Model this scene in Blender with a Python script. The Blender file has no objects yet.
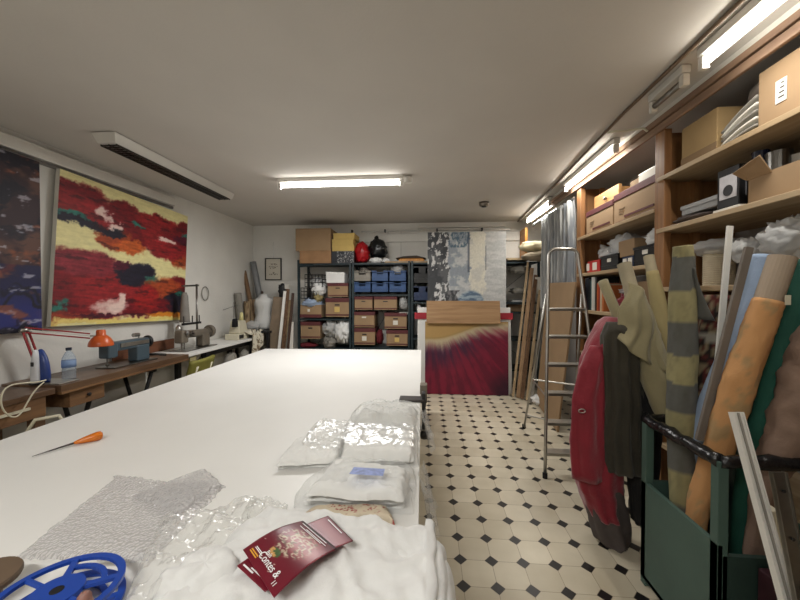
import bpy, bmesh, math, random
from mathutils import Vector, Matrix, Euler, noise
random.seed(7)
PI = math.pi
col = bpy.context.scene.collection
H = 1.4; F = 340.0
YAW = math.atan(28/F); PIT = math.atan(5/F)

# ---------- measuring helpers: a point of the photo on a known plane of the room ----------
def ray(px, py):
    x = (px-400)/F; z = -(py-300)/F
    y2 = math.cos(PIT)+z*math.sin(PIT); z2 = z*math.cos(PIT)-math.sin(PIT)
    return Vector((x*math.cos(YAW)-y2*math.sin(YAW), x*math.sin(YAW)+y2*math.cos(YAW), z2))
def PX(px, py, x): d = ray(px, py); return Vector((0,0,H))+d*(x/d.x)
def PY(px, py, y): d = ray(px, py); return Vector((0,0,H))+d*(y/d.y)
def PZ(px, py, z): d = ray(px, py); return Vector((0,0,H))+d*((z-H)/d.z)
def fb(p, o=4): return noise.fractal(Vector(p), 0.6, 2.1, o)
def sm(a, b, x):
    t = min(1, max(0, (x-a)/(b-a))); return t*t*(3-2*t)
def mixc(a, b, t): return tuple(a[i]*(1-t)+b[i]*t for i in range(3))
def lin(c): return tuple(((v/255)/12.92 if v/255 <= .04045 else ((v/255+.055)/1.055)**2.4) for v in c)

# ---------- materials ----------
def newmat(name):
    m = bpy.data.materials.new(name); m.use_nodes = True
    nt = m.node_tree; b = nt.nodes['Principled BSDF']
    return m, nt, b
def N(nt, t, **k):
    n = nt.nodes.new(t)
    for a, v in k.items(): setattr(n, a, v)
    return n
def mat(name, c, rough=.6, metal=0, var=.15, scale=8, bump=0, bscale=60, stretch=(1,1,1), spec=.5, sheen=0):
    m, nt, b = newmat(name); L = nt.links.new
    c = lin(c)
    tc = N(nt, 'ShaderNodeTexCoord'); mp = N(nt, 'ShaderNodeMapping'); mp.inputs['Scale'].default_value = stretch
    L(tc.outputs['Object'], mp.inputs[0])
    nz = N(nt, 'ShaderNodeTexNoise'); nz.inputs['Scale'].default_value = scale; nz.inputs['Detail'].default_value = 5
    L(mp.outputs[0], nz.inputs['Vector'])
    rp = N(nt, 'ShaderNodeValToRGB'); e = rp.color_ramp.elements
    e[0].position = .3; e[1].position = .7
    e[0].color = (*[v*(1-var) for v in c], 1); e[1].color = (*[min(1, v*(1+var)) for v in c], 1)
    L(nz.outputs['Fac'], rp.inputs[0]); L(rp.outputs[0], b.inputs['Base Color'])
    b.inputs['Roughness'].default_value = rough; b.inputs['Metallic'].default_value = metal
    b.inputs['Specular IOR Level'].default_value = spec
    if sheen: b.inputs['Sheen Weight'].default_value = sheen
    if bump:
        n2 = N(nt, 'ShaderNodeTexNoise'); n2.inputs['Scale'].default_value = bscale; n2.inputs['Detail'].default_value = 4
        L(mp.outputs[0], n2.inputs['Vector'])
        bp = N(nt, 'ShaderNodeBump'); bp.inputs['Strength'].default_value = bump; bp.inputs['Distance'].default_value = .01
        L(n2.outputs['Fac'], bp.inputs['Height']); L(bp.outputs[0], b.inputs['Normal'])
    return m
def wood(name, c, c2, axis=1, rough=.5, scale=6):
    st = [14, 14, 14]; st[axis] = 1.2
    m, nt, b = newmat(name); L = nt.links.new
    tc = N(nt, 'ShaderNodeTexCoord'); mp = N(nt, 'ShaderNodeMapping'); mp.inputs['Scale'].default_value = st
    L(tc.outputs['Object'], mp.inputs[0])
    nz = N(nt, 'ShaderNodeTexNoise'); nz.inputs['Scale'].default_value = scale/4; nz.inputs['Detail'].default_value = 6; nz.inputs['Distortion'].default_value = .6
    L(mp.outputs[0], nz.inputs['Vector'])
    rp = N(nt, 'ShaderNodeValToRGB'); e = rp.color_ramp.elements
    e[0].position = .35; e[1].position = .65; e[0].color = (*lin(c2), 1); e[1].color = (*lin(c), 1)
    L(nz.outputs['Fac'], rp.inputs[0]); L(rp.outputs[0], b.inputs['Base Color']); b.inputs['Roughness'].default_value = rough
    bp = N(nt, 'ShaderNodeBump'); bp.inputs['Strength'].default_value = .15; bp.inputs['Distance'].default_value = .005
    L(nz.outputs['Fac'], bp.inputs['Height']); L(bp.outputs[0], b.inputs['Normal'])
    return m
def vcmat(name, rough=.6, bump=.1, bscale=80, spec=.4):
    m, nt, b = newmat(name); L = nt.links.new
    a = N(nt, 'ShaderNodeVertexColor', layer_name='Col'); L(a.outputs[0], b.inputs['Base Color'])
    b.inputs['Roughness'].default_value = rough; b.inputs['Specular IOR Level'].default_value = spec
    n2 = N(nt, 'ShaderNodeTexNoise'); n2.inputs['Scale'].default_value = bscale
    tc = N(nt, 'ShaderNodeTexCoord'); L(tc.outputs['Object'], n2.inputs['Vector'])
    bp = N(nt, 'ShaderNodeBump'); bp.inputs['Strength'].default_value = bump; bp.inputs['Distance'].default_value = .004
    L(n2.outputs['Fac'], bp.inputs['Height']); L(bp.outputs[0], b.inputs['Normal'])
    return m
def emis(name, c, s):
    m, nt, b = newmat(name); b.inputs['Base Color'].default_value = (.9,.9,.9,1)
    b.inputs['Emission Color'].default_value = (*c, 1); b.inputs['Emission Strength'].default_value = s
    return m
def plastic(name, alpha=.3, tint=(.95,.955,.95), rough=.27, bscale=45, bstr=.5, voronoi=False):
    # thin clear film: part see-through, part milky, part glossy
    m, nt, b = newmat(name); L = nt.links.new; nt.nodes.remove(b)
    out = nt.nodes['Material Output']
    tr = N(nt, 'ShaderNodeBsdfTransparent'); df = N(nt, 'ShaderNodeBsdfDiffuse'); gl = N(nt, 'ShaderNodeBsdfGlossy')
    tr.inputs[0].default_value = (*[min(1, t*1.05) for t in tint], 1)
    df.inputs[0].default_value = (*[t*.95 for t in tint], 1); gl.inputs['Roughness'].default_value = rough; gl.inputs[0].default_value = (.95,.95,.95,1)
    tc = N(nt, 'ShaderNodeTexCoord')
    if voronoi:
        nz = N(nt, 'ShaderNodeTexVoronoi'); nz.inputs['Scale'].default_value = bscale; h = nz.outputs['Distance']
    else:
        nz = N(nt, 'ShaderNodeTexNoise'); nz.inputs['Scale'].default_value = bscale; nz.inputs['Distortion'].default_value = 1.0; nz.inputs['Detail'].default_value = 3; h = nz.outputs['Fac']
    L(tc.outputs['Object'], nz.inputs['Vector'])
    bp = N(nt, 'ShaderNodeBump'); bp.inputs['Strength'].default_value = bstr; bp.inputs['Distance'].default_value = .01
    L(h, bp.inputs['Height']); L(bp.outputs[0], gl.inputs['Normal']); L(bp.outputs[0], df.inputs['Normal'])
    m1 = N(nt, 'ShaderNodeMixShader'); m1.inputs[0].default_value = alpha; L(tr.outputs[0], m1.inputs[1]); L(df.outputs[0], m1.inputs[2])
    lw = N(nt, 'ShaderNodeFresnel'); lw.inputs[0].default_value = 1.22; L(bp.outputs[0], lw.inputs['Normal']); mm = N(nt, 'ShaderNodeMath', operation='MULTIPLY_ADD'); L(lw.outputs[0], mm.inputs[0]); mm.inputs[1].default_value = .3; mm.inputs[2].default_value = .0; mm.use_clamp = True
    m2 = N(nt, 'ShaderNodeMixShader'); L(mm.outputs[0], m2.inputs[0]); L(m1.outputs[0], m2.inputs[1]); L(gl.outputs[0], m2.inputs[2])
    L(m2.outputs[0], out.inputs['Surface'])
    return m

def floor_mat():
    m, nt, b = newmat('octagon_tiles'); L = nt.links.new
    tc = N(nt, 'ShaderNodeTexCoord'); sp = N(nt, 'ShaderNodeSeparateXYZ'); L(tc.outputs['Object'], sp.inputs[0])
    def M(op, a, c=None, c3=None):
        n = N(nt, 'ShaderNodeMath', operation=op)
        for i, v in enumerate((a, c, c3)):
            if v is None: continue
            if isinstance(v, (int, float)): n.inputs[i].default_value = v
            else: L(v, n.inputs[i])
        return n.outputs[0]
    def cell(s, off, T):
        t = M('DIVIDE', M('SUBTRACT', s, off), T); r = M('SUBTRACT', t, M('ROUND', t)); return M('ABSOLUTE', r), M('FLOOR', t)
    ax, ix = cell(sp.outputs[0], .172, .1625); ay, iy = cell(sp.outputs[1], 1.635, .167)
    s = M('ADD', ax, ay)
    dia = M('LESS_THAN', s, .215)
    g1 = M('LESS_THAN', M('MINIMUM', ax, ay), .009)
    g2 = M('LESS_THAN', M('ABSOLUTE', M('SUBTRACT', s, .222)), .01)
    gr = M('MAXIMUM', g1, g2); gr = M('MULTIPLY', gr, M('SUBTRACT', 1, dia))
    cx = N(nt, 'ShaderNodeCombineXYZ'); L(ix, cx.inputs[0]); L(iy, cx.inputs[1])
    wn = N(nt, 'ShaderNodeTexWhiteNoise'); L(cx.outputs[0], wn.inputs['Vector'])
    rp = N(nt, 'ShaderNodeValToRGB'); e = rp.color_ramp.elements
    e[0].color = (*lin((192,182,160)), 1); e[1].color = (*lin((212,203,182)), 1); L(wn.outputs[0], rp.inputs[0])
    nz = N(nt, 'ShaderNodeTexNoise'); nz.inputs['Scale'].default_value = 5; nz.inputs['Detail'].default_value = 6; L(tc.outputs['Object'], nz.inputs['Vector'])
    r2 = N(nt, 'ShaderNodeValToRGB'); r2.color_ramp.elements[0].position = .3; r2.color_ramp.elements[0].color = (.82,.8,.76,1); r2.color_ramp.elements[1].position = .65
    L(nz.outputs['Fac'], r2.inputs[0])
    mu = N(nt, 'ShaderNodeMixRGB', blend_type='MULTIPLY'); mu.inputs[0].default_value = .7; L(rp.outputs[0], mu.inputs[1]); L(r2.outputs[0], mu.inputs[2])
    x1 = N(nt, 'ShaderNodeMixRGB'); L(gr, x1.inputs[0]); L(mu.outputs[0], x1.inputs[1]); x1.inputs[2].default_value = (*lin((150,138,118)), 1)
    x2 = N(nt, 'ShaderNodeMixRGB'); L(dia, x2.inputs[0]); L(x1.outputs[0], x2.inputs[1]); x2.inputs[2].default_value = (*lin((30,27,26)), 1)
    L(x2.outputs[0], b.inputs['Base Color']); b.inputs['Roughness'].default_value = .38
    bp = N(nt, 'ShaderNodeBump'); bp.inputs['Strength'].default_value = .3; bp.inputs['Distance'].default_value = .002; bp.invert = True
    L(gr, bp.inputs['Height']); L(bp.outputs[0], b.inputs['Normal'])
    return m

# ---------- geometry helpers ----------
class MB:
    def __init__(s): s.v = []; s.f = []
    def box(s, x0, x1, y0, y1, z0, z1, M=None):
        if x0 > x1: x0, x1 = x1, x0
        if y0 > y1: y0, y1 = y1, y0
        if z0 > z1: z0, z1 = z1, z0
        b = len(s.v)
        for z in (z0, z1):
            for x, y in ((x0,y0),(x1,y0),(x1,y1),(x0,y1)):
                p = Vector((x,y,z)); s.v.append(M @ p if M else p)
        for q in ((3,2,1,0),(4,5,6,7),(0,1,5,4),(1,2,6,5),(2,3,7,6),(3,0,4,7)): s.f.append([b+i for i in q])
        return s
    def hexa(s, p8):   # 4 bottom (ccw from above) then 4 top
        b = len(s.v); s.v += [Vector(p) for p in p8]
        for q in ((3,2,1,0),(4,5,6,7),(0,1,5,4),(1,2,6,5),(2,3,7,6),(3,0,4,7)): s.f.append([b+i for i in q])
        return s
    def bar(s, a, b_, w, d=None, up=(0,0,1)):  # rectangular bar from a to b_
        a = Vector(a); b_ = Vector(b_); d = d or w; t = (b_-a).normalized(); up = Vector(up)
        if abs(t.dot(up)) > .98: up = Vector((0,1,0))
        r = t.cross(up).normalized(); u = r.cross(t)
        b = len(s.v)
        for p in (a, b_):
            for i, j in ((-1,-1),(1,-1),(1,1),(-1,1)): s.v.append(p+r*(i*w/2)+u*(j*d/2))
        for q in ((3,2,1,0),(4,5,6,7),(0,1,5,4),(1,2,6,5),(2,3,7,6),(3,0,4,7)): s.f.append([b+i for i in q])
        return s
    def tube(s, pts, r, n=10, caps=True, fn=None, closed=False):
        pts = [Vector(p) for p in pts]; m = len(pts)
        rr = r if isinstance(r, (list, tuple)) else [r]*m
        b = len(s.v); prev = None
        for i, p in enumerate(pts):
            t = (pts[(i+1) % m]-pts[i-1]) if closed else (pts[min(i+1, m-1)]-pts[max(i-1, 0)])
            t.normalize()
            if prev is None:
                a = Vector((0,0,1)) if abs(t.z) < .9 else Vector((1,0,0)); u = t.cross(a).normalized()
            else: u = (prev-t*prev.dot(t)).normalized()
            prev = u; w = t.cross(u)
            for k in range(n):
                th = 2*PI*k/n; q = rr[i]*(fn(i/(m-1), th) if fn else 1)
                s.v.append(p+(u*math.cos(th)+w*math.sin(th))*q)
        for i in range(m if closed else m-1):
            j = (i+1) % m
            for k in range(n): s.f.append([b+i*n+k, b+i*n+(k+1) % n, b+j*n+(k+1) % n, b+j*n+k])
        if caps and not closed:
            s.f.append([b+k for k in range(n)][::-1]); s.f.append([b+(m-1)*n+k for k in range(n)])
        return s
    def lathe(s, prof, c=(0,0,0), M=None, n=20, sx=1, sy=1):
        b = len(s.v); c = Vector(c)
        for r, z in prof:
            for k in range(n):
                th = 2*PI*k/n; p = Vector((r*sx*math.cos(th), r*sy*math.sin(th), z))
                s.v.append((M @ p if M else p)+c)
        for i in range(len(prof)-1):
            for k in range(n): s.f.append([b+i*n+k, b+i*n+(k+1) % n, b+(i+1)*n+(k+1) % n, b+(i+1)*n+k])
        if prof[0][0] > 1e-4: s.f.append([b+k for k in range(n)][::-1])
        if prof[-1][0] > 1e-4: s.f.append([b+(len(prof)-1)*n+k for k in range(n)])
        return s
    def grid(s, fn, nu, nv):
        b = len(s.v)
        for j in range(nv+1):
            for i in range(nu+1): s.v.append(Vector(fn(i/nu, j/nv)))
        for j in range(nv):
            for i in range(nu):
                a = b+j*(nu+1)+i; s.f.append([a, a+1, a+nu+2, a+nu+1])
        return s
    def blob(s, c, rx, ry, rz, seed=0, amp=.15, fr=4, nu=28, nv=18, e=1.0, rz_=0, flat=True, ridge=False):
        c = Vector(c); b = len(s.v); ca, sa = math.cos(rz_), math.sin(rz_)
        sg = lambda v, p: math.copysign(abs(v)**p, v)
        for j in range(nv+1):
            ph = -PI/2+PI*j/nv
            for i in range(nu):
                th = 2*PI*i/nu
                d = Vector((sg(math.cos(ph), e)*sg(math.cos(th), e), sg(math.cos(ph), e)*sg(math.sin(th), e), sg(math.sin(ph), e)))
                q = fb(d*fr*.5+Vector((seed*7.3, seed*3.1, seed)))
                if ridge: q = 1-2*abs(q)*1.6
                k = 1+amp*q
                x, y, z = d.x*rx*k, d.y*ry*k, d.z*rz*k
                if flat: z = max(z, -rz*.9)
                s.v.append(c+Vector((x*ca-y*sa, x*sa+y*ca, z)))
        for j in range(nv):
            for i in range(nu): s.f.append([b+j*nu+i, b+j*nu+(i+1) % nu, b+(j+1)*nu+(i+1) % nu, b+(j+1)*nu+i])
        return s
    def mesh(s, name, mt, off, smooth, cf=None):
        me = bpy.data.meshes.new(name); me.from_pydata([v-off for v in s.v], [], s.f); me.validate()
        if mt: me.materials.append(mt)
        if cf:
            a = me.color_attributes.new('Col', 'FLOAT_COLOR', 'POINT')
            for i, v in enumerate(s.v): a.data[i].color = (*cf(v, i), 1)
        bm = bmesh.new(); bm.from_mesh(me)
        if s.weld: bmesh.ops.remove_doubles(bm, verts=bm.verts, dist=1e-5)
        bmesh.ops.recalc_face_normals(bm, faces=bm.faces)
        if smooth:
            for f in bm.faces: f.smooth = True
        bm.to_mesh(me); bm.free()
        return me
    weld = False
def put(mb, name, mt, parent=None, smooth=False, bevel=0, cf=None, solid=0, loc=None, sub=0):
    if loc is None:
        if parent is not None: loc = parent.matrix_world_loc if False else WL[parent.name]
        else:
            xs = [v.x for v in mb.v]; ys = [v.y for v in mb.v]; zs = [v.z for v in mb.v]
            loc = Vector(((min(xs)+max(xs))/2, (min(ys)+max(ys))/2, min(zs)))
    off = Vector(loc)
    me = mb.mesh(name, mt, off, smooth, cf); o = bpy.data.objects.new(name, me); col.objects.link(o)
    if parent is not None: o.parent = parent; WL[o.name] = WL[parent.name]
    else: o.location = off; WL[o.name] = off
    if solid: md = o.modifiers.new('s', 'SOLIDIFY'); md.thickness = solid; md.offset = 0
    if bevel:
        md = o.modifiers.new('b', 'BEVEL'); md.width = bevel; md.segments = 2; md.limit_method = 'ANGLE'
    if sub: md = o.modifiers.new('u', 'SUBSURF'); md.levels = sub; md.render_levels = sub
    if smooth and bevel:
        pass
    return o
WL = {}
def tag(o, label, cat, group=None):
    o['label'] = label; o['category'] = cat
    if group: o['group'] = group
    return o
def thing(name, label, cat, loc, group=None):
    o = bpy.data.objects.new(name, None); col.objects.link(o); o.location = loc; o.empty_display_size = .05
    WL[o.name] = Vector(loc); return tag(o, label, cat, group)
def struct(mb, name, mt, **k):
    o = put(mb, name, mt, **k); 
    if o.parent is None: o['kind'] = 'structure'
    return o
def dup(rt, loc, label=None, rz=None):
    r = rt.copy(); col.objects.link(r); r.location = loc
    if rz is not None: r.rotation_euler.z = rz
    if label: r['label'] = label
    for ch in list(rt.children):
        c = ch.copy(); col.objects.link(c); c.parent = r
        for g in list(ch.children):
            d = g.copy(); col.objects.link(d); d.parent = c
    return r
def text(s, name, size, mt, M, parent, ext=.0004, align='CENTER', font=None):
    cu = bpy.data.curves.new(name, 'FONT'); cu.body = s; cu.size = size; cu.extrude = ext; cu.align_x = align; cu.align_y = 'CENTER'
    t = bpy.data.objects.new(name, cu); col.objects.link(t)
    dg = bpy.context.evaluated_depsgraph_get(); me = bpy.data.meshes.new_from_object(t.evaluated_get(dg))
    bpy.data.objects.remove(t); me.materials.clear(); me.materials.append(mt)
    off = WL[parent.name]
    for v in me.vertices: v.co = (M @ v.co)-off
    o = bpy.data.objects.new(name, me); col.objects.link(o); o.parent = parent; WL[o.name] = off
    return o

# ---------- shared materials ----------
m_plaster = mat('white_plaster', (222,220,214), .85, var=.04, scale=3, bump=.25, bscale=35)
m_ceil = mat('ceiling_paint', (200,195,188), .9, var=.03, scale=2, bump=.08, bscale=60)
m_white = mat('white_laminate', (228,227,223), .45, var=.03, scale=2, bump=.03, bscale=20)
m_wmetal = mat('white_metal', (215,212,205), .4, var=.03)
m_alu = mat('aluminium', (175,172,166), .35, 1, var=.08, scale=20)
m_steel = mat('steel', (140,138,134), .3, 1, var=.1, scale=20)
m_black = mat('black_metal', (26,26,28), .45, var=.2)
m_blackp = mat('black_plastic', (22,22,24), .35, var=.2)
m_rubber = mat('black_rubber', (18,18,18), .8)
m_pine = wood('pine_y', (190,146,92), (162,116,70), 1)
m_pinez = wood('pine_upright', (146,104,64), (118,80,46), 2)
m_shelfw = wood('pale_shelf_board', (178,156,124), (154,130,98), 1, .6)
m_orangew = wood('varnished_orange_wood', (206,144,62), (176,114,44), 1, .4)
m_fascia = wood('fascia_board', (150,122,100), (124,98,80), 1, .6)
m_bench = wood('brown_bench_top', (112,86,64), (84,62,46), 1, .35)
m_bench2 = wood('brown_bench_edge', (134,100,68), (106,76,52), 1, .5)
m_card = mat('cardboard', (150,124,94), .85, var=.08, scale=5)
m_cardd = mat('dark_cardboard', (132,108,80), .85, var=.08, scale=5)
m_cardr = mat('dark_red_lid', (88,38,40), .7, var=.12, scale=6)
m_cardband = mat('dark_red_band', (84,34,36), .7)
m_paper = mat('white_paper', (214,210,200), .8, var=.05)
m_yell = mat('yellow_card', (202,174,104), .8, var=.06)
m_blue = mat('blue_plastic', (40,74,122), .45, var=.1)
m_dblue = mat('dark_blue_plastic', (28,46,80), .5, var=.15)
m_teal = mat('dark_teal_paint', (22,40,46), .5, var=.15)
m_green = mat('green_painted_board', (66,88,80), .55, var=.1, scale=4, bump=.05)
m_cloth = mat('white_cloth', (224,224,222), .9, var=.03, scale=6, bump=.45, bscale=22, sheen=.2)
m_greycloth = mat('grey_cloth', (140,136,128), .9, var=.1, bump=.2)
m_beige = mat('beige_fabric', (138,129,98), .85, var=.1, scale=7, bump=.2, bscale=150, sheen=.2)
m_khaki = mat('khaki_yellow_fabric', (148,134,92), .85, var=.08, bump=.2, bscale=150)
m_red = mat('crimson_coat_fabric', (126,16,36), .75, var=.12, bump=.25, bscale=60, sheen=.3)
m_olive = mat('dark_olive_coat_fabric', (52,48,38), .9, var=.15, bump=.2, sheen=.15)
m_blk = mat('black_fabric', (20,19,20), .9, var=.2, bump=.2)
m_grey = mat('dark_grey_fabric', (78,70,68), .85, var=.12, bump=.3, bscale=30)
m_lblue = mat('light_blue_fabric', (142,160,186), .85, var=.08, bump=.2, bscale=120)
m_orange = mat('ochre_orange_fabric', (196,140,72), .8, var=.12, scale=5, bump=.3, bscale=40)
m_dgreen = mat('dark_green_fabric', (14,70,56), .85, var=.15, bump=.2)
m_taupe = mat('taupe_fabric', (120,98,84), .9, var=.12, bump=.25)
m_tube = mat('grey_cardboard_tube', (158,142,124), .8, var=.06)
m_orangep = mat('orange_enamel', (204,92,40), .3, var=.04)
m_film = plastic('clear_film', .22)
m_film2 = plastic('milky_film', .38, bscale=30)
m_bubble = plastic('bubble_film', .42, (.93,.92,.92), .2, 120, .9, voronoi=True)
m_vc = vcmat('painted_surface', .55, .25, 60)
m_vcf = vcmat('printed_fabric', .9, .2, 140)
m_vcg = vcmat('glossy_print', .3, .02, 60)
m_glassw = plastic('bottle_plastic', .18, (.82,.88,.94), .08, 12, .2)
m_bluegrey = mat('blue_grey_enamel', (72,88,98), .35, var=.08)
m_tan = mat('worn_grey_enamel', (120,112,100), .4, .3, var=.15)
m_cream = mat('cream_plastic', (206,200,178), .45, var=.04)
m_oliveu = mat('olive_upholstery', (122,118,50), .7, var=.08, bump=.1)
m_greenu = mat('dark_green_upholstery', (40,62,50), .8, var=.1, bump=.1)
m_redplas = mat('red_bag_plastic', (170,26,34), .3, var=.15)
m_redtape = mat('red_ribbon', (160,36,50), .7)

# ---------- ROOM ----------
XL, XR, YB, YF, ZC = -2.98, 2.06, 5.6, -1.6, 2.58
struct(MB().box(XL-.1, XR+.1, YF-.1, YB+.1, -.1, 0), 'floor', floor_mat(), loc=(0,0,0))
struct(MB().box(XL-.1, XR+.1, YF-.1, YB+.1, ZC, ZC+.1), 'ceiling', m_ceil)
struct(MB().box(XL-.1, XL, YF-.1, YB+.1, 0, ZC), 'wall_left', m_plaster)
struct(MB().box(XR, XR+.1, YF-.1, YB+.1, 0, ZC), 'wall_right', mat('grey_plaster', (176,170,164), .85, var=.04, bump=.2, bscale=30))
struct(MB().box(XL, XR, YB, YB+.1, 0, ZC), 'wall_back', m_plaster)
struct(MB().box(XL, XR, YF-.1, YF, 0, ZC), 'wall_front', m_plaster)
# boxed rail at the head of the left wall
struct(MB().box(XL, XL+.05, YF, 3.75, 2.435, 2.53), 'trim_1', m_wmetal, bevel=.006)
struct(MB().box(-2.1, 1.45, YB-.03, YB, 2.27, 2.40), 'trim_2', m_plaster, bevel=.004)
r = tag(put(MB().box(XL, XL+.02, 2.05, 3.75, 2.405, 2.43), 'picture_rail', mat('grey_rail', (110,106,102), .5)), 'thin grey picture rail at the top of the left wall', 'rail')
r = thing('picture_rail', 'white picture rail with black clips high on the back wall', 'rail', (.2, YB-.04, 2.46))
a = PY(418,225,5.56); b = PY(492,223,5.56)
put(MB().box(a.x, b.x+.2, 5.53, YB, 2.49, 2.52), 'track', m_wmetal, r, bevel=.003)
put(MB().box(-1.1, 1.3, 5.555, YB, 2.445, 2.455), 'cable', m_alu, r)
for px in (352, 385, 437, 482): 
    p = PY(px, 226, 5.55); put(MB().box(p.x-.012, p.x+.012, 5.535, YB, 2.43, 2.475), 'clip', m_black, r)

# ---------- LIGHT FITTINGS ----------
e_tube = emis('fluorescent_tube', (1,.98,.93), 12)
e_tube2 = emis('fluorescent_tube_warm', (1,.96,.86), 15)
def area(name, loc, sx, sy, power, c, rot=(0,0,0)):
    l = bpy.data.lights.new(name, 'AREA'); l.shape = 'RECTANGLE'; l.size = sx; l.size_y = sy; l.energy = power; l.color = c
    o = bpy.data.objects.new(name, l); col.objects.link(o); o.location = loc; o.rotation_euler = rot; return o
def batten(label, a, b, mt, tilt=0):
    a = Vector(a); b = Vector(b); d = (b-a).normalized()
    t = thing('fluorescent_light', label, 'ceiling light', (a+b)/2)
    up = Vector((0,0,1))
    put(MB().bar(a+up*.055, b+up*.055, .045, .04), 'housing', m_wmetal, t, bevel=.004)
    for p, s in ((a, 1), (b, -1)):
        put(MB().bar(p-d*.0+up*.0, p+d*s*.03, .035, .06), 'end_cap', m_wmetal, t, bevel=.004)
    put(MB().tube([a+d*.03, b-d*.03], .016, 12), 'tube', mt, t, smooth=True)
    return t
ya = PZ(273,182,2.51); yb = PZ(402,178,2.51)
batten('lit white tube light across the middle of the ceiling', (ya.x, 3.36, 2.505), (yb.x, 3.36, 2.505), e_tube)
put(MB().lathe([(.0,0),(.035,0),(.035,.05),(.0,.05)], (yb.x+.05,3.36,2.505)), 'starter', m_wmetal, bpy.data.objects['fluorescent_light'], smooth=False)
batten('lit tube light over the shelving, nearest the camera', (1.305, .95, 2.50), (1.305, 1.76, 2.50), e_tube2)
batten('unlit tube fitting over the shelving between the two nearest lit tubes', (1.31, 1.86, 2.50), (1.315, 2.14, 2.50), m_steel)
batten('lit tube light over the shelving, between the curtain and the wooden upright', (1.405, 2.68, 2.50), (1.43, 3.70, 2.50), e_tube2)
batten('lit tube light over the shelving, farthest by the back corner', (1.455, 4.22, 2.50), (1.475, 5.22, 2.50), e_tube2)
def strip(name, x, y0, y1, pw): area(name, (x, (y0+y1)/2, 2.481), .03, y1-y0-.08, pw, (1,.965,.90))
area('lamp_mid', ((ya.x+yb.x)/2, 3.36, 2.484), 1.25, .03, 36, (1,.99,.97))
strip('lamp_near', 1.305, .95, 1.76, 7); strip('lamp_middle', 1.418, 2.68, 3.70, 8); strip('lamp_far', 1.465, 4.22, 5.22, 9)
# unseen fitting added behind the camera as fill for the near end of the room
batten('added fill tube light, unseen on the ceiling behind the camera', (-1.5, -.7, 2.505), (-.2, -.7, 2.505), e_tube)
area('fill_lamp_rear', (-.85, -.7, 2.484), 1.25, .03, 33, (1,.98,.94))
# switched-off louvre fitting
t = thing('louvre_light', 'long unlit louvred fluorescent fitting on the ceiling at the left', 'ceiling light', (-2.33, 3.1, 2.47))
put(MB().hexa([(-2.40,2.30,2.505),(-2.26,2.30,2.505),(-2.26,3.78,2.505),(-2.40,3.78,2.505),(-2.43,2.28,2.575),(-2.24,2.28,2.575),(-2.24,3.80,2.575),(-2.43,3.80,2.575)]), 'housing', m_wmetal, t, bevel=.004)
mb = MB(); 
for i in range(41): y = 2.33+i*.035; mb.box(-2.39, -2.27, y, y+.006, 2.492, 2.504)
for x in (-2.395, -2.333, -2.272): mb.box(x, x+.005, 2.32, 3.75, 2.490, 2.504)
put(mb, 'louvre', mat('dark_louvre', (70,68,66), .3, .6), t)
# smoke detector / spot
p = PZ(484,204,2.56)
t = thing('ceiling_spotlight', 'small round recessed spotlight on the ceiling toward the back', 'spotlight', (p.x, p.y, 2.53))
put(MB().lathe([(.0,0),(.05,0),(.062,.02),(.064,.05),(.0,.05)], (p.x,p.y,2.53)), 'rim', mat('brushed_rim', (130,124,116), .4, .8), t, smooth=True)
put(MB().lathe([(.0,-.012),(.03,-.01),(.034,.0),(.0,.0)], (p.x,p.y,2.53)), 'bulb', m_black, t, smooth=True)
# conduit and cable on the ceiling
tag(put(MB().tube([(1.23,.9,2.567),(1.25,2.3,2.567),(1.34,3.7,2.567),(1.42,5.55,2.567)], .010, 8), 'conduit', mat('brown_conduit', (96,78,60), .5), smooth=True), 'thin brown cable conduit running along the ceiling beside the tube lights', 'conduit')
tag(put(MB().tube([(1.27,2.55,2.555),(1.30,2.50,2.54),(1.36,2.49,2.535),(1.42,2.47,2.535),(1.455,2.45,2.53),(1.468,2.43,2.50)], .007, 8), 'lamp_cable', m_cream, smooth=True), 'short cream cable looping from the conduit to the wooden beam', 'cable')

# ---------- PAINTINGS ----------
def canvas(name, label, cat, O, U, V, n, nu, nv, cfn, thick=.03, side=None, group=None, edge='edge'):
    """O lower-left, U width vector, V height vector, n outward normal"""
    O, U, V, n = Vector(O), Vector(U), Vector(V), Vector(n).normalized()
    t = thing(name, label, cat, O+U*.5, group)
    mb = MB(); b = O
    P = [b-n*0, b+U, b+U+n*thick, b+n*thick]
    mb.hexa([P[0],P[1],P[2],P[3],P[0]+V,P[1]+V,P[2]+V,P[3]+V])
    put(mb, 'stretcher', side or m_paper, t)
    g = MB().grid(lambda u, v: O+U*u+V*v+n*(thick+.002), nu, nv)
    cs = [lin(cfn(i/nu, j/nv)) for j in range(nv+1) for i in range(nu+1)]
    put(g, 'canvas', m_vc, t, cf=lambda v, i: cs[i])
    return t
def blobs_fn(base, blobs, du=.09, dv=.05, sc=4, seed=0, strokes=.12):
    def f(u, v):
        nx = fb((u*sc*1.0+seed, v*sc*1.6, seed)); ny = fb((u*sc+9+seed, v*sc*1.6, seed+5))
        uu = u+nx*du+.02*fb((u*30,v*40,1)); vv = v+ny*dv+.012*fb((u*34+5,v*30,1))
        c = base(u, v) if callable(base) else base
        for (bu, bv, ru, rv, cc, soft) in blobs:
            d = ((uu-bu)/ru)**2+((vv-bv)/rv)**2
            w = 1-sm(1-soft, 1+soft, d)
            if w > 0: c = mixc(c, cc, w)
        s = fb((u*9+seed, v*60, 3))*strokes*1.6+fb((u*40, v*40, 8))*strokes; s *= (1 if c[1] < 130 else .25); kk = fb((u*6+4, v*26+seed, 5)); c = mixc(c, (40,16,24), sm(.25,.6,kk)*.5) if c[1] < 90 else c
        return tuple(max(0, min(255, q*(1+s))) for q in c)
    return f
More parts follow.
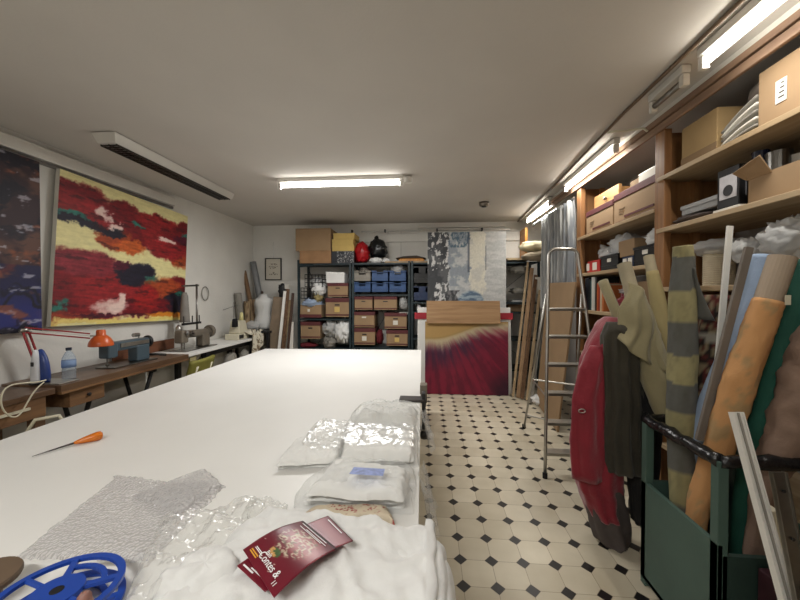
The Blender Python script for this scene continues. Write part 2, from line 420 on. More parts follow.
CR=(112,22,30); CR2=(140,32,36); OR=(158,68,36); NV=(28,26,42); TE=(46,110,98); YE=(224,214,156); WH=(228,200,190); PU=(80,18,40)
f_red = blobs_fn(YE, [
 (.10,.86,.20,.10,CR,.3),(.14,.78,.24,.09,CR2,.3),(.40,.80,.14,.13,CR,.25),(.56,.74,.17,.13,CR,.3),(.72,.74,.16,.14,CR2,.25),(.93,.70,.17,.17,CR,.3),(.97,.57,.13,.07,OR,.6),(.82,.62,.18,.08,CR2,.4),
 (.34,.63,.13,.08,OR,.4),(.47,.60,.12,.05,(190,90,40),.5),(.08,.70,.17,.035,NV,.4),(.30,.68,.10,.035,NV,.5),(.06,.73,.10,.015,TE,.6),(.74,.85,.25,.06,CR2,.4),(.95,.86,.10,.08,CR,.4),(.99,.78,.05,.05,TE,.5),(.93,.76,.09,.04,PU,.5),(.52,.78,.05,.02,TE,.6),(.27,.80,.04,.05,WH,.7),(.33,.72,.05,.02,WH,.7),(.80,.70,.07,.02,WH,.6),
 (.12,.28,.32,.23,CR,.25),(.40,.24,.30,.16,CR2,.3),(.18,.42,.22,.09,(128,40,50),.4),(.52,.37,.15,.09,NV,.3),(.42,.44,.05,.03,PU,.4),(.68,.34,.07,.035,TE,.5),
 (.95,.29,.15,.11,CR,.3),(.78,.26,.18,.11,OR,.5),(.90,.16,.17,.09,NV,.35),(.62,.12,.22,.08,CR,.4),(.62,.20,.10,.10,(150,30,30),.5),(.95,.23,.10,.015,TE,.6),
 (.05,.10,.05,.07,TE,.5),(.15,.05,.25,.04,(150,60,40),.6),(.35,.13,.10,.05,WH,.9),(.40,.17,.03,.06,WH,.8),(.85,.06,.20,.03,(210,130,40),.6),(.50,.02,.6,.02,(226,206,120),.6),(.3,.07,.2,.015,PU,.6)], seed=2, du=.05, dv=.035)
canvas('abstract_painting', 'large red, yellow and navy abstract painting on the left wall', 'painting', (XL+.03,2.40,1.155), (0,1.44,-.05), (0,.085,1.25), (1,0,0), 190, 170, f_red, .035, m_paper)
def f_blue(u, v):
    s = fb((u*2, v*9+.6*fb((u*3, v*3, 1)), 4)); s2 = fb((u*5+3, v*22, 9)); k = fb((u*3, v*5, 12))
    c = mixc((52,34,40), (96,66,56), sm(-.1,.6,k)) if v > .38 else mixc((30,30,66), (86,40,48), sm(0,.5,k))
    if v < .3: c = mixc(c, (40,48,120), sm(.32,.08,v)*.8)
    c = mixc(c, (22,20,34), sm(.1,.5,s)); c = mixc(c, (190,190,200), sm(.42,.62,s2)*.7)
    c = mixc(c, (150,80,50), sm(.3,.7,fb((u*4, v*11+7, 3)))*.7)
    return tuple(max(0,min(255,q)) for q in c)
canvas('abstract_painting', 'dark blue and brown abstract painting cut off by the left edge', 'painting', (XL+.03,1.35,1.13), (0,.99,0), (0,0,1.27), (1,0,0), 120, 150, f_blue, .035, m_blackp)
for (y, z0) in ((3.25, 2.39), (1.9, 2.4)): pass
tag(put(MB().tube([(XL+.03,3.28,2.385),(XL+.02,3.28,2.43)], .003, 6), 'hanging_wire', m_steel), 'short wire hanging the red and yellow painting from the rail', 'wire')
# framed print
a = PY(265,280,5.57); b = PY(281,258,5.57)
t = thing('framed_picture', 'small framed drawing in a thin black frame on the back wall', 'picture', ((a.x+b.x)/2, 5.59, a.z))
mb = MB()
for q in ((a.x,a.x+.012,a.z,b.z),(b.x-.012,b.x,a.z,b.z),(a.x,b.x,a.z,a.z+.012),(a.x,b.x,b.z-.012,b.z)): mb.box(q[0],q[1],5.57,5.6,q[2],q[3])
put(mb, 'frame', m_black, t)
g = MB().grid(lambda u,v: (a.x+.01+u*(b.x-a.x-.02), 5.585, a.z+.01+v*(b.z-a.z-.02)), 40, 50)
def fprint(u, v):
    d = min(1, sm(.35,.5,fb((u*9, v*14, 2))+.25) if (.22<u<.8 and (.2<v<.36 or .5<v<.78)) else 0)
    return mixc((206,200,186), (96,86,74), d*.8)
cs = [lin(fprint(i/40, j/50)) for j in range(51) for i in range(41)]
put(g, 'print', m_vcg, t, cf=lambda v,i: cs[i])
tag(put(MB().tube([((a.x+b.x)/2,5.59,b.z),((a.x+b.x)/2,5.59,2.3)], .002, 6), 'hanging_wire', m_steel), 'thin wire above the small framed drawing', 'wire')
for px in (388, 401):
    p = PY(px,262,5.59); tag(put(MB().tube([(p.x,5.592,1.95),(p.x,5.592,2.44)], .0025, 6), 'hanging_wire', m_steel), 'empty picture wire on the back wall %s' % ('nearer the black bag' if px==388 else 'above the pile of boards'), 'wire')

# ---------- CUTTING TABLE ----------
ZT = .78
A = [PZ(265,349,ZT), PZ(421,350,ZT)]
tl, tr = Vector((-1.875,3.78,0)), Vector((-.075,3.84,0))
nl, nr = Vector((-1.80,.30,0)), Vector((-.015,.36,0))
t = thing('cutting_table', 'large white cutting table filling the middle of the room', 'table', (-.95, 2.1, 0))
up = Vector((0,0,1))
put(MB().hexa([nl+up*(ZT-.04), nr+up*(ZT-.04), tr+up*(ZT-.04), tl+up*(ZT-.04), nl+up*ZT, nr+up*ZT, tr+up*ZT, tl+up*ZT]), 'tabletop', m_white, t, bevel=.003)
ins = lambda p, dx, dy: p+Vector((dx,dy,0))
L4 = [ins(nl,.1,.15), ins(nr,-.1,.15), ins(tr,-.1,-.15), ins(tl,.1,-.15)]
for p in L4: put(MB().box(p.x-.03,p.x+.03,p.y-.03,p.y+.03,0,ZT-.04), 'leg', m_wmetal, t, bevel=.003)
mb = MB()
for i in range(4): a_, b_ = L4[i], L4[(i+1)%4]; mb.bar(a_+up*.70, b_+up*.70, .03, .07)
put(mb, 'apron', m_wmetal, t)

# ---------- LEFT WORKBENCHES ----------
ZB = .78; XF = -2.50
t = thing('sewing_bench', 'brown wooden sewing table with black iron legs against the left wall', 'table', (-2.72, 2.75, 0))
put(MB().box(-2.96, XF, 2.12, 3.36, ZB-.045, ZB), 'tabletop', m_bench, t, bevel=.004)
put(MB().box(-2.96, XF+.003, 2.12, 2.13+1.23, ZB-.062, ZB-.045), 'edge_strip', m_bench2, t)
def iron_leg(y):
    mb = MB()
    mb.box(-2.92,-2.55,y-.02,y+.02,.68,.715); mb.box(-2.94,-2.52,y-.025,y+.025,.02,.06)
    mb.tube([(-2.88,y,.70),(-2.80,y,.45),(-2.87,y,.25),(-2.90,y,.05)], .016, 8); mb.tube([(-2.58,y,.70),(-2.66,y,.45),(-2.59,y,.25),(-2.56,y,.05)], .016, 8)
    mb.tube([(-2.80,y,.45),(-2.66,y,.45)], .014, 8); mb.tube([(-2.87,y,.3),(-2.73,y,.38),(-2.6,y,.3)], .012, 8)
    return mb
for y in (2.42, 2.98): put(iron_leg(y), 'leg', m_black, t, smooth=True)
mb = MB().bar((-2.6,2.42,.5),(-2.6,2.98,.5),.03).bar((-2.6,2.42,.30),(-2.6,2.98,.5),.02).bar((-2.6,2.42,.5),(-2.6,2.98,.30),.02).tube([(-2.75,2.42,.12),(-2.75,2.98,.12)],.015,8)
put(mb, 'brace', m_black, t)
dr = put(MB().box(-2.8,-2.53,2.20,2.46,.60,.715), 'drawer', m_bench2, t, bevel=.004)
put(MB().lathe([(0,0),(.010,0),(.014,.015),(0,.02)],(-2.53,2.33,.66),Matrix.Rotation(PI/2,3,'Y'),12), 'knob', m_black, dr)
put(MB().lathe([(.0,0),(.28,0),(.3,.01),(.3,.03),(.28,.04),(0,.04)], (-2.72,2.74,.30), Matrix.Rotation(PI/2,3,'Y'), 28, .5, .5), 'flywheel', m_black, t)

t = thing('white_bench', 'white-topped industrial sewing bench under the grey machine', 'table', (-2.72, 4.1, 0))
put(MB().box(-2.96, XF, 3.37, 4.85, ZB-.03, ZB), 'tabletop', m_white, t, bevel=.004)
for (x,y) in ((-2.9,3.72),(-2.56,3.72),(-2.9,4.75),(-2.56,4.75)): put(MB().box(x-.025,x+.025,y-.025,y+.025,0,ZB-.03), 'leg', m_black, t)
put(MB().box(-2.62,-2.58,3.72,4.75,.68,.745), 'apron', m_black, t)
put(MB().box(-2.53,-2.515,3.40,3.50,.64,.735), 'paper_note', mat('beige_note',(150,140,100),.8), t)
put(MB().lathe([(.0,0),(.07,0),(.08,.02),(.08,.2),(.05,.24),(0,.24)], (-2.72,3.95,.42), None, 16), 'motor', m_tan, t, smooth=True)
tag(put(MB().box(-2.96,-2.94,2.95,3.72,ZB,ZB+.115), 'backboard', wood('brown_backboard',(128,84,60),(100,62,44),1), bevel=.003), 'brown wooden strip standing against the wall behind the blue-grey sewing machine', 'board')

# near table left with iron
t = thing('side_table', 'low wooden side table with open box front at the left edge', 'table', (-2.72, 1.75, 0))
put(MB().box(-2.96, XF-.02, 1.2, 2.10, ZB-.05, ZB-.01), 'tabletop', m_bench, t, bevel=.004)
dr = put(MB().box(-2.90, XF-.03, 1.3, 2.05, .60, ZB-.05), 'drawer', m_bench2, t, bevel=.004)
put(MB().box(-2.53,-2.515,1.5,1.95,.67,.685), 'drawer_handle', m_cream, dr)
for (x,y) in ((-2.9,1.28),(-2.58,1.28),(-2.9,2.03),(-2.58,2.03)): put(MB().box(x-.03,x+.03,y-.03,y+.03,0,.60), 'leg', m_bench, t)
# iron on its heel
p = PZ(41,379,ZB); p.x = -2.70; p.y = PX(41,370,-2.70).y
ix, iy = p.x, p.y
t = thing('clothes_iron', 'blue and white clothes iron standing on its heel', 'iron', (ix, iy, ZB))
prof = [(.060,.0),(.066,.03),(.064,.08),(.056,.13),(.040,.18),(.018,.215),(.003,.23)]
mb = MB(); n = 18; b0 = 0
def iron_body(sx, ydep, y0):
    m = MB(); rows = []
    for r_, z in prof:
        for k in range(n):
            th = 2*PI*k/n; m.v.append(Vector((ix+r_*sx*math.cos(th), iy+y0+ydep*math.sin(th)*(r_/.066)**.4, ZB+.012+z)))
    for i in range(len(prof)-1):
        for k in range(n): m.f.append([i*n+k, i*n+(k+1)%n, (i+1)*n+(k+1)%n, (i+1)*n+k])
    m.f.append(list(range(n))[::-1]); m.f.append([(len(prof)-1)*n+k for k in range(n)]); return m
put(iron_body(1.05,.030,.0), 'body', mat('blue_iron_plastic',(38,62,128),.3), t, smooth=True)
put(iron_body(.42,.030,-.030), 'handle', mat('white_iron_plastic',(210,212,216),.35), t, smooth=True)
put(MB().box(ix-.006,ix+.014,iy-.060,iy-.052,ZB+.13,ZB+.16), 'dial', m_black, t, bevel=.003)
put(MB().lathe([(0,0),(.062,0),(.066,.012),(0,.014)],(ix,iy-.01,ZB),None,24,1,.7), 'heel', m_black, t)
# iron rest and cord
tag(put(MB().box(-2.80,-2.53,2.13,2.27,ZB+.001,ZB+.010), 'iron_rest', m_alu, bevel=.003), 'silver iron rest plate on the side table edge', 'rest')
pts = [PX(a,b,-2.475) for a,b in ((46,380),(38,382),(26,383),(14,384),(5,388),(1,396),(1,406),(6,414),(13,418),(20,415),(26,405),(31,396),(37,388),(44,382))]
for _ in range(3):
    q_ = [pts[0]]
    for i in range(len(pts)-1): q_ += [pts[i]*.75+pts[i+1]*.25, pts[i]*.25+pts[i+1]*.75]
    pts = q_+[pts[-1]]
put(MB().tube(pts, .0045, 8), 'power_cord', m_cream, bpy.data.objects['clothes_iron'], smooth=True)
# lamp
t = thing('desk_lamp', 'orange-shaded desk lamp with red and white spring arm', 'lamp', (-2.86, 2.28, ZB))
bs = Vector((-2.86,2.28,ZB)); el = PX(25,330,-2.86); 
hd = PX(90,336,-2.66)
put(MB().lathe([(0,0),(.045,0),(.045,.02),(.015,.03),(.012,.08),(0,.08)], bs), 'base', m_black, t, smooth=False)
m_armr = mat('red_arm', (150,40,46), .4)
for off, mm in ((-.018, m_armr), (.018, m_armr), (0, m_wmetal)):
    o_ = Vector((0,off,0)); put(MB().bar(bs+up*.07+o_, el+o_, .010), 'lower_arm', mm, t); 
    o_ = Vector((0,0,off)); put(MB().bar(el+o_, hd+o_, .010), 'upper_arm', mm, t)
put(MB().tube([el-Vector((0,.03,0)), el+Vector((0,.03,0))], .016, 10), 'elbow', m_alu, t, smooth=True)
sh = PX(101,338,-2.62)
put(MB().tube([hd, hd+(sh-hd)*.5+up*.01, sh+up*.035], .006, 8), 'neck', m_alu, t, smooth=True)
shade = put(MB().lathe([(.080,-.062),(.081,-.057),(.076,-.03),(.058,.0),(.042,.016),(.030,.024),(.030,.055),(.026,.065),(.0,.066)], sh, None, 28), 'lamp_shade', m_orangep, t, smooth=True, solid=.002)
# bottle
p = PZ(69,378,ZB); bx, by = -2.64, PX(69,370,-2.64).y
t = thing('water_bottle', 'clear plastic water bottle on the brown sewing table', 'bottle', (bx,by,ZB))
pr = [(.0,0),(.036,0),(.040,.01)]+[(.040-(.003 if i%2 else 0), .02+i*.012) for i in range(11)]+[(.038,.16),(.022,.195),(.014,.205),(.014,.215)]
put(MB().lathe(pr,(bx,by,ZB)), 'bottle_body', m_glassw, t, smooth=True)
put(MB().lathe([(0,.213),(.017,.213),(.017,.232),(0,.232)],(bx,by,ZB)), 'cap', mat('dark_cap',(30,40,60),.4), t)
put(MB().lathe([(.0411,.09),(.0411,.14)],(bx,by,ZB),None,20), 'label_band', plastic('label_film',.5,(.45,.6,.85)), t, smooth=True)

# blue-grey sewing machine
def box_m(mb, c, sx, sy, sz): return mb.box(c[0]-sx/2,c[0]+sx/2,c[1]-sy/2,c[1]+sy/2,c[2],c[2]+sz)
mx = -2.70; y0 = PX(107,350,-2.70).y; y1 = PX(146,350,-2.70).y
t = thing('sewing_machine', 'blue-grey sewing machine on the brown wooden table', 'sewing machine', (mx, 3.04, ZB))
put(MB().box(mx-.09,mx+.09,y0-.02,y1+.04,ZB,ZB+.012), 'bed', m_steel, t, bevel=.003)
put(MB().box(mx-.045,mx+.045,y0+.0,y1,ZB+.135,ZB+.215), 'arm', m_bluegrey, t, bevel=.014)
put(MB().box(mx-.05,mx+.05,y1-.15,y1-.01,ZB+.012,ZB+.16), 'pillar', m_bluegrey, t, bevel=.012)
put(MB().box(mx-.048,mx+.048,y0-.035,y0+.06,ZB+.085,ZB+.21), 'head', m_bluegrey, t, bevel=.014)
put(MB().box(mx+.046,mx+.052,y0+.08,y1-.02,ZB+.165,ZB+.20), 'trim_strip', m_alu, t)
put(MB().tube([(mx,y0,ZB+.012),(mx,y0,ZB+.09)],.006,8).box(mx-.008,mx+.014,y0-.008,y0+.008,ZB+.02,ZB+.035), 'needle_bar', m_steel, t)
put(MB().lathe([(0,0),(.05,0),(.056,.01),(.056,.022),(.05,.03),(0,.03)],(mx,y1+.005,ZB+.175),Matrix.Rotation(-PI/2,3,'X')), 'handwheel', m_black, t, smooth=False)
put(MB().tube([(mx,y1-.08,ZB+.21),(mx,y1-.08,ZB+.235)],.006,8).lathe([(0,0),(.018,0),(.018,.06),(0,.06)],(mx,y1-.14,ZB+.25),Matrix.Rotation(-PI/2,3,'X'),14), 'bobbin_winder', m_alu, t)
put(MB().tube([(mx+.04,y1+.0,ZB+.05),(mx+.10,y1+.02,ZB+.05),(mx+.12,y1+.10,ZB+.03)],.012,8), 'lever', m_black, t, smooth=True)

# industrial machine with thread stand
mx = -2.70; y0 = PX(182,340,-2.70).y; y1 = PX(208,340,-2.70).y
t = thing('industrial_sewing_machine', 'grey industrial sewing machine with a tall thread stand on the white bench', 'sewing machine', (mx, 3.9, ZB))
put(MB().box(mx-.10,mx+.09,y0-.06,y1+.05,ZB,ZB+.01), 'bed', m_steel, t, bevel=.003)
put(MB().tube([(mx,y0,ZB+.165),(mx,y0+.1,ZB+.18),(mx,y1-.1,ZB+.17),(mx,y1,ZB+.165)],[.055,.042,.046,.055],16), 'arm', m_tan, t, smooth=True)
put(MB().box(mx-.045,mx+.045,y1-.15,y1-.02,ZB+.01,ZB+.17), 'pillar', m_tan, t, bevel=.015)
put(MB().box(mx-.05,mx+.05,y0-.06,y0+.045,ZB+.09,ZB+.23), 'head', m_tan, t, bevel=.018)
put(MB().tube([(mx+.01,y0-.02,ZB+.01),(mx+.01,y0-.02,ZB+.10)],.008,8).tube([(mx+.01,y0+.02,ZB+.02),(mx+.01,y0+.02,ZB+.10)],.006,8), 'needle_bar', m_steel, t)
put(MB().lathe([(0,0),(.06,0),(.075,.01),(.075,.035),(.05,.05),(0,.05)],(mx,y1+.01,ZB+.175),Matrix.Rotation(-PI/2,3,'X'),22), 'handwheel', m_tan, t)
put(MB().lathe([(.0,0),(.03,0),(.03,.012),(.01,.016),(.01,.04),(0,.04)],(mx+.055,y0+.07,ZB+.19),Matrix.Rotation(PI/2,3,'Y'),14).lathe([(.0,0),(.025,0),(.025,.012),(0,.04)],(mx+.055,y0,ZB+.2),Matrix.Rotation(PI/2,3,'Y'),14), 'tension_disc', m_steel, t)
xx = -2.74; yy = PX(197,320,xx).y
put(MB().tube([(xx,yy,ZB+.01),(xx,yy,1.53)],.012,10), 'pole', m_steel, t, smooth=True)
put(MB().bar((xx,yy-.24,1.50),(xx,yy+.03,1.515),.02).bar((xx,yy,1.515),(xx+.06,yy-.05,1.515),.012), 'thread_guide', m_steel, t)
put(MB().bar((xx,yy-.24,1.07),(xx,yy+.06,1.07),.025).tube([(xx,yy-.22,1.07),(xx,yy-.22,1.16)],.006,6).tube([(xx,yy-.08,1.07),(xx,yy-.08,1.16)],.006,6).tube([(xx,yy+.04,1.07),(xx,yy+.04,1.16)],.006,6), 'spool_rack', m_black, t)
put(MB().lathe([(0,0),(.055,0),(.052,.015),(.035,.30),(.02,.34),(0,.34)],(xx-.04,yy-.15,1.09)), 'thread_cone', mat('grey_thread',(128,124,118),.9), t, smooth=True)
put(MB().lathe([(0,0),(.04,0),(.03,.06),(.01,.09),(0,.09)],(xx,yy-.3,.98)), 'lamp_head', m_alu, t, smooth=True)
tag(put(MB().tube([(XL+.02, PX(204,300,XL).y+.07*math.cos(a*PI/12), 1.42+.09*math.sin(a*PI/12)) for a in range(24)],.006,6,closed=True), 'wire_loop', m_alu, smooth=True), 'thin white wire loop hanging on the wall behind the thread stand', 'loop')

# serger
t = thing('overlock_machine', 'small cream overlock sewing machine on the white bench', 'sewing machine', (-2.68, 4.58, ZB))
put(MB().box(-2.78,-2.58,4.44,4.72,ZB,ZB+.08), 'base', m_cream, t, bevel=.01)
put(MB().hexa([(-2.76,4.50,ZB+.08),(-2.60,4.50,ZB+.08),(-2.60,4.74,ZB+.08),(-2.76,4.74,ZB+.08),(-2.75,4.53,ZB+.26),(-2.62,4.53,ZB+.26),(-2.62,4.70,ZB+.26),(-2.75,4.70,ZB+.26)]), 'body', m_cream, t, bevel=.015)
for k,(y,c) in enumerate(((4.47,(20,20,22)),(4.52,(20,20,22)),(4.66,(214,206,150)))):
    put(MB().lathe([(0,0),(.03,0),(.022,.10),(.008,.115),(0,.115)],(-2.66,y,ZB+(.18 if k<2 else .26))), 'thread_cone', mat('thread_%d'%k,c,.9), t, smooth=True)
put(MB().tube([(-2.74,4.6,ZB+.1),(-2.74,4.6,ZB+.52)],.006,6).tube([(-2.74,4.35,ZB+.42),(-2.74,4.6,ZB+.46),(-2.74,4.75,ZB+.48)],.004,6).tube([(-2.74,4.6,ZB+.5),(-2.66,4.62,ZB+.56),(-2.64,4.64,ZB+.5)],.003,6), 'thread_guide', m_steel, t)
put(MB().box(-2.60,-2.57,4.46,4.56,ZB+.02,ZB+.07), 'control_panel', m_black, t, bevel=.004)

# corner stand with rolls, dress form, cloth
t = thing('corner_stand', 'black metal stand in the back left corner under the wrapped dress form', 'stand', (-2.68,5.15,0))
put(MB().box(-2.94,-2.36,4.90,5.5,.83,.86), 'top', m_black, t)
for (x,y) in ((-2.9,4.94),(-2.40,4.94),(-2.9,5.46),(-2.40,5.46)): put(MB().box(x-.02,x+.02,y-.02,y+.02,0,.83), 'leg', m_black, t)
put(MB().box(-2.90,-2.40,4.96,5.44,.42,.45), 'shelf', m_black, t)
p = PY(264,330,5.15)
t = thing('dress_form', 'white dress form torso wrapped in cloudy plastic', 'dress form', (p.x,5.15,.86))
pr = [(.0,0),(.10,0),(.125,.04),(.135,.12),(.115,.2),(.10,.26),(.115,.34),(.13,.41),(.12,.46),(.06,.50),(.045,.54),(.0,.55)]
put(MB().lathe(pr,(p.x,5.15,.86),None,24,1,.7), 'torso', m_cloth, t, smooth=True)
mb = MB(); base_pr = [(r*1.12+.006,z*1.02) for r,z in pr]
mb.lathe(base_pr,(p.x,5.15,.86),None,36,1,.75)
for v in mb.v:
    d = fb(v*14)*.02; v.x += d; v.y += d
put(mb, 'plastic_wrap', m_film2, t, smooth=True)
def rolltube(name, label, cat, a, b, r, mt, group=None, n=16, hollow=None):
    t = thing(name, label, cat, a, group); a = Vector(a); b = Vector(b)
    k = 14
    put(MB().tube([a+(b-a)*i/k for i in range(k+1)], r, n, True, lambda u,th: 1+.04*fb((u*6,math.cos(th)*2,math.sin(th)*2))), 'roll', mt, t, smooth=True)
    d = (b-a).normalized()
    put(MB().tube([b+d*.0005, b+d*.002], r*.55, n), 'core_hole', m_black, t)
    return t
def bark(v, i):
    return lin(mixc((172,150,118),(90,68,50), sm(-.1,.5,fb((v.x*60, v.y*60, v.z*7)))))
a = PY(247,322,5.2); b = PY(247,291,5.2)
t = thing('paper_roll', 'bundle of brown and cream patterned paper rolls upright in the corner', 'roll', (a.x+.02,5.2,.86))
for k,(dx,dy,r_,h_) in enumerate(((0,0,.05,.44),(.08,.03,.05,.47),(.04,-.06,.045,.42))): put(MB().tube([(a.x+dx,5.2+dy,.86+h_*i/6) for i in range(7)], r_, 16), 'roll', m_vcf, t, smooth=True, cf=bark)
rolltube('cardboard_tube', 'thin dark-capped brown tube leaning in the back left corner', 'tube', (-2.78,5.3,.86), PY(244,271,5.35), .035, mat('brown_tube',(120,92,66),.8))
rolltube('fabric_roll', 'grey plastic-wrapped roll standing tallest in the back left corner', 'roll', (-2.66,5.38,.86), PY(253,262,5.45), .05, mat('grey_wrapped_roll',(120,122,124),.4,bump=.4,bscale=20))
rolltube('fabric_roll', 'dark grey roll leaning on the left wall in the corner', 'roll', (-2.88,5.05,.86), PY(238,293,5.0), .05, m_greycloth)
p = PY(260,296,5.25)
tag(put(MB().lathe([(0,-.3),(.04,-.3),(.045,-.1),(.03,0),(.028,.05),(.045,.08),(.03,.13),(.016,.16),(.022,.19),(0,.21)],(p.x,5.32,1.26)), 'carved_finial', mat('dark_carved_wood',(64,40,28),.5), smooth=True), 'dark carved wooden finial rising behind the wrapped dress form', 'ornament')
# cloth draped over the bench end
def drape(u, v):
    x = -2.50+.02*math.sin(u*14)*v+.012*fb((u*5,v*5,1)); y = 4.62+u*.36
    z = ZB+.10*(1-v)*sm(0,.3,1-v) - v*.30
    if v < .4: x = -2.74+(v/.4)*.25; z = ZB+.03+.06*sm(-.2,.5,fb((u*4,v*6,3)))+.02
    else: z = ZB+.05-(v-.4)/.6*(.24+.08*math.sin(u*5)); x = -2.485+.018*math.sin(u*22+v*3)
    return (x, y, z)
def towel(v,i): return lin((212,206,188)) if fb((v.x*30,v.y*22,v.z*22)) < .25 else lin((120,104,84))
tag(put(MB().grid(drape,40,30), 'draped_cloth', m_vcf, smooth=True, solid=.006, cf=towel), 'cream cloth with brown marks draped over the white bench end', 'cloth')
tag(put(MB().blob((-2.68,4.93+.1,.93),.12,.10,.07,3,.25,6), 'plastic_bag', m_film2, smooth=True), 'crumpled cloudy plastic bag at the foot of the dress form', 'bag')
for i,(x,y,z,r_,lab) in enumerate(((-2.62,4.3,.50,.10,'grey bundle hanging below the white bench beside the motor'),(-2.60,4.62,.52,.08,'grey bundle hanging below the white bench under the overlock machine'))):
    tag(put(MB().blob((x,y,z),r_*.7,r_,r_*1.3,i+5,.2,4,e=.9), 'cloth_bundle', m_greycloth, smooth=True), lab, 'cloth')
# chair
t = thing('workshop_chair', 'chair with olive backrest and dark green seat at the sewing benches', 'chair', (-2.53,3.24,0))
c0 = Vector((-2.22,3.36,0))
Mx = Matrix.Translation((-2.53,3.24,0)) @ Matrix.Rotation(math.radians(4),4,'Z')
def bx(x0,x1,y0,y1,z0,z1): return MB().box(x0,x1,y0,y1,z0,z1,Mx)
put(bx(-.22,.20,-.21,.21,.42,.48), 'seat', m_greenu, t, bevel=.02)
g = MB().grid(lambda u,v: Mx @ Vector((.24+.05*v-.03*(2*u-1)**2, -.2+.4*u, .56+.20*v)), 14, 8)
put(g, 'backrest', m_oliveu, t, smooth=True, solid=.03)
for (sx,sy) in ((-1,-1),(-1,1),(1,-1),(1,1)):
    put(MB().tube([Mx @ Vector((sx*.17,sy*.17,.42)), Mx @ Vector((sx*.21,sy*.2,0))],.013,8), 'leg', m_black, t, smooth=True)
put(MB().tube([Mx @ Vector((.18,.12,.43)), Mx @ Vector((.28,.12,.70))],.012,8).tube([Mx @ Vector((.18,-.12,.43)), Mx @ Vector((.28,-.12,.70))],.012,8), 'back_support', m_cream, t, smooth=True)
# striped bag under the left tables
def bagc(v,i): return lin((206,204,196)) if (int((v.z*26)) % 2 == 0) else lin((60,92,80))
t = thing('striped_bag', 'green and white striped bag on the floor beneath the side table', 'bag', (-2.28,1.84,0))
put(MB().blob((-2.30,1.86,.27),.19,.17,.30,4,.12,4,e=.6), 'bag_body', m_vcf, t, smooth=True, cf=bagc)
put(MB().tube([(-2.36,1.8,.58),(-2.32,1.82,.66),(-2.26,1.9,.66),(-2.24,1.93,.58)],.01,8), 'strap', m_cream, t, smooth=True)
tag(put(MB().box(-2.9,-2.55,2.55,2.75,0,.34), 'storage_box', m_paper, bevel=.01), 'pale box on the floor beneath the sewing table ironwork', 'box')
tag(put(MB().box(-2.93,-2.6,2.82,3.02,0,.36), 'storage_box', mat('brown_box',(96,62,44),.8), bevel=.01), 'brown box on the floor beneath the sewing table, farther along', 'box')

# ---------- BACK METAL SHELVING ----------
YS = 5.10
def bpx(x0, x1, ytop, ybot, Y=YS):
    a = PY(x0, ybot, Y); b = PY(x1, ytop, Y); return a.x, b.x, a.z, b.z
def zpy(py, Y=YS): return PY(360, py, Y).z
xs_post = [PY(px,300,YS).x for px in (297.5,352,411)]+[PY(540,300,YS).x]
levels = [1.90, zpy(292.5), zpy(329.5 if False else 348), .25]
for bay in range(3):
    x0, x1 = xs_post[bay], xs_post[bay+1]
    lab = ['dark metal shelving bay at the left of the back wall', 'dark metal shelving bay in the middle, holding the blue crates', 'dark metal shelving bay partly hidden behind the grey painting'][bay]
    t = thing('metal_shelf', lab, 'shelving', ((x0+x1)/2, 5.33, 0), 'metal shelving bays on the back wall')
    for x in ((x0+.015, x1-.03) if bay < 2 else (x0+.015, x1-.015)):
        for y in (YS, 5.53): put(MB().box(x-.015,x+.015,y,y+.04,0,1.91 if y>5.2 or bay else 1.94), 'upright', m_teal, t)
    lv = [[1.885,zpy(319),zpy(349),.2],[1.885,zpy(294.5),zpy(311.5),zpy(347.5),.2],[1.885,zpy(302),1.15,.75,.3]][bay]
    if bay == 1: lv = [1.885, zpy(294.5), zpy(347.5), .2]
    for z in lv: put(MB().box(x0+.02,x1-.035,YS+.005,5.56,z-.022,z), 'shelf', m_teal, t)
    if bay == 0: put(MB().bar((x0,5.12,1.84),(x0+.25,5.12,1.86),.03), 'brace', m_teal, t)
    mb = MB().bar((x0+.02,5.56,.3),(x1-.03,5.56,1.8),.02,.004).bar((x1-.03,5.565,.3),(x0+.02,5.565,1.8),.02,.004); put(mb, 'cross_brace', m_teal, t)

def archive_box(label, x0, x1, z0, z1, y0=YS+.01, dep=.36, lidfrac=.22, tagc=None, group='archive boxes on the metal shelving', hole=True):
    t = thing('archive_box', label, 'box', ((x0+x1)/2, y0+dep/2, z0), group)
    h = z1-z0; zl = z1-h*lidfrac; w = x1-x0
    bo = put(MB().box(x0+.006,x1-.006,y0+.006,y0+dep-.006,z0,zl+.01), 'box_body', m_card, t, bevel=.003)
    put(MB().box(x0,x1,y0,y0+dep,zl,z1), 'lid', m_cardr, t, bevel=.004)
    put(MB().box(x0+.004,x1-.004,y0+.002,y0+.006,z0+h*.07,z0+h*.14), 'band', m_cardband, t)
    cx = (x0+x1)/2
    if hole:
        put(MB().box(cx-w*.1,cx+w*.1,y0+.001,y0+.007,z0+h*.60,z0+h*.67), 'hand_hole', m_black, bo)
    if tagc:
        put(MB().box(cx-w*.11,cx+w*.10,y0-.002,y0+.005,z0+h*(.25 if tagc!='top' else .6),z0+h*(.52 if tagc!='top' else .7)), 'paper_label', m_paper if tagc!='y' else m_yell, bo)
    return t
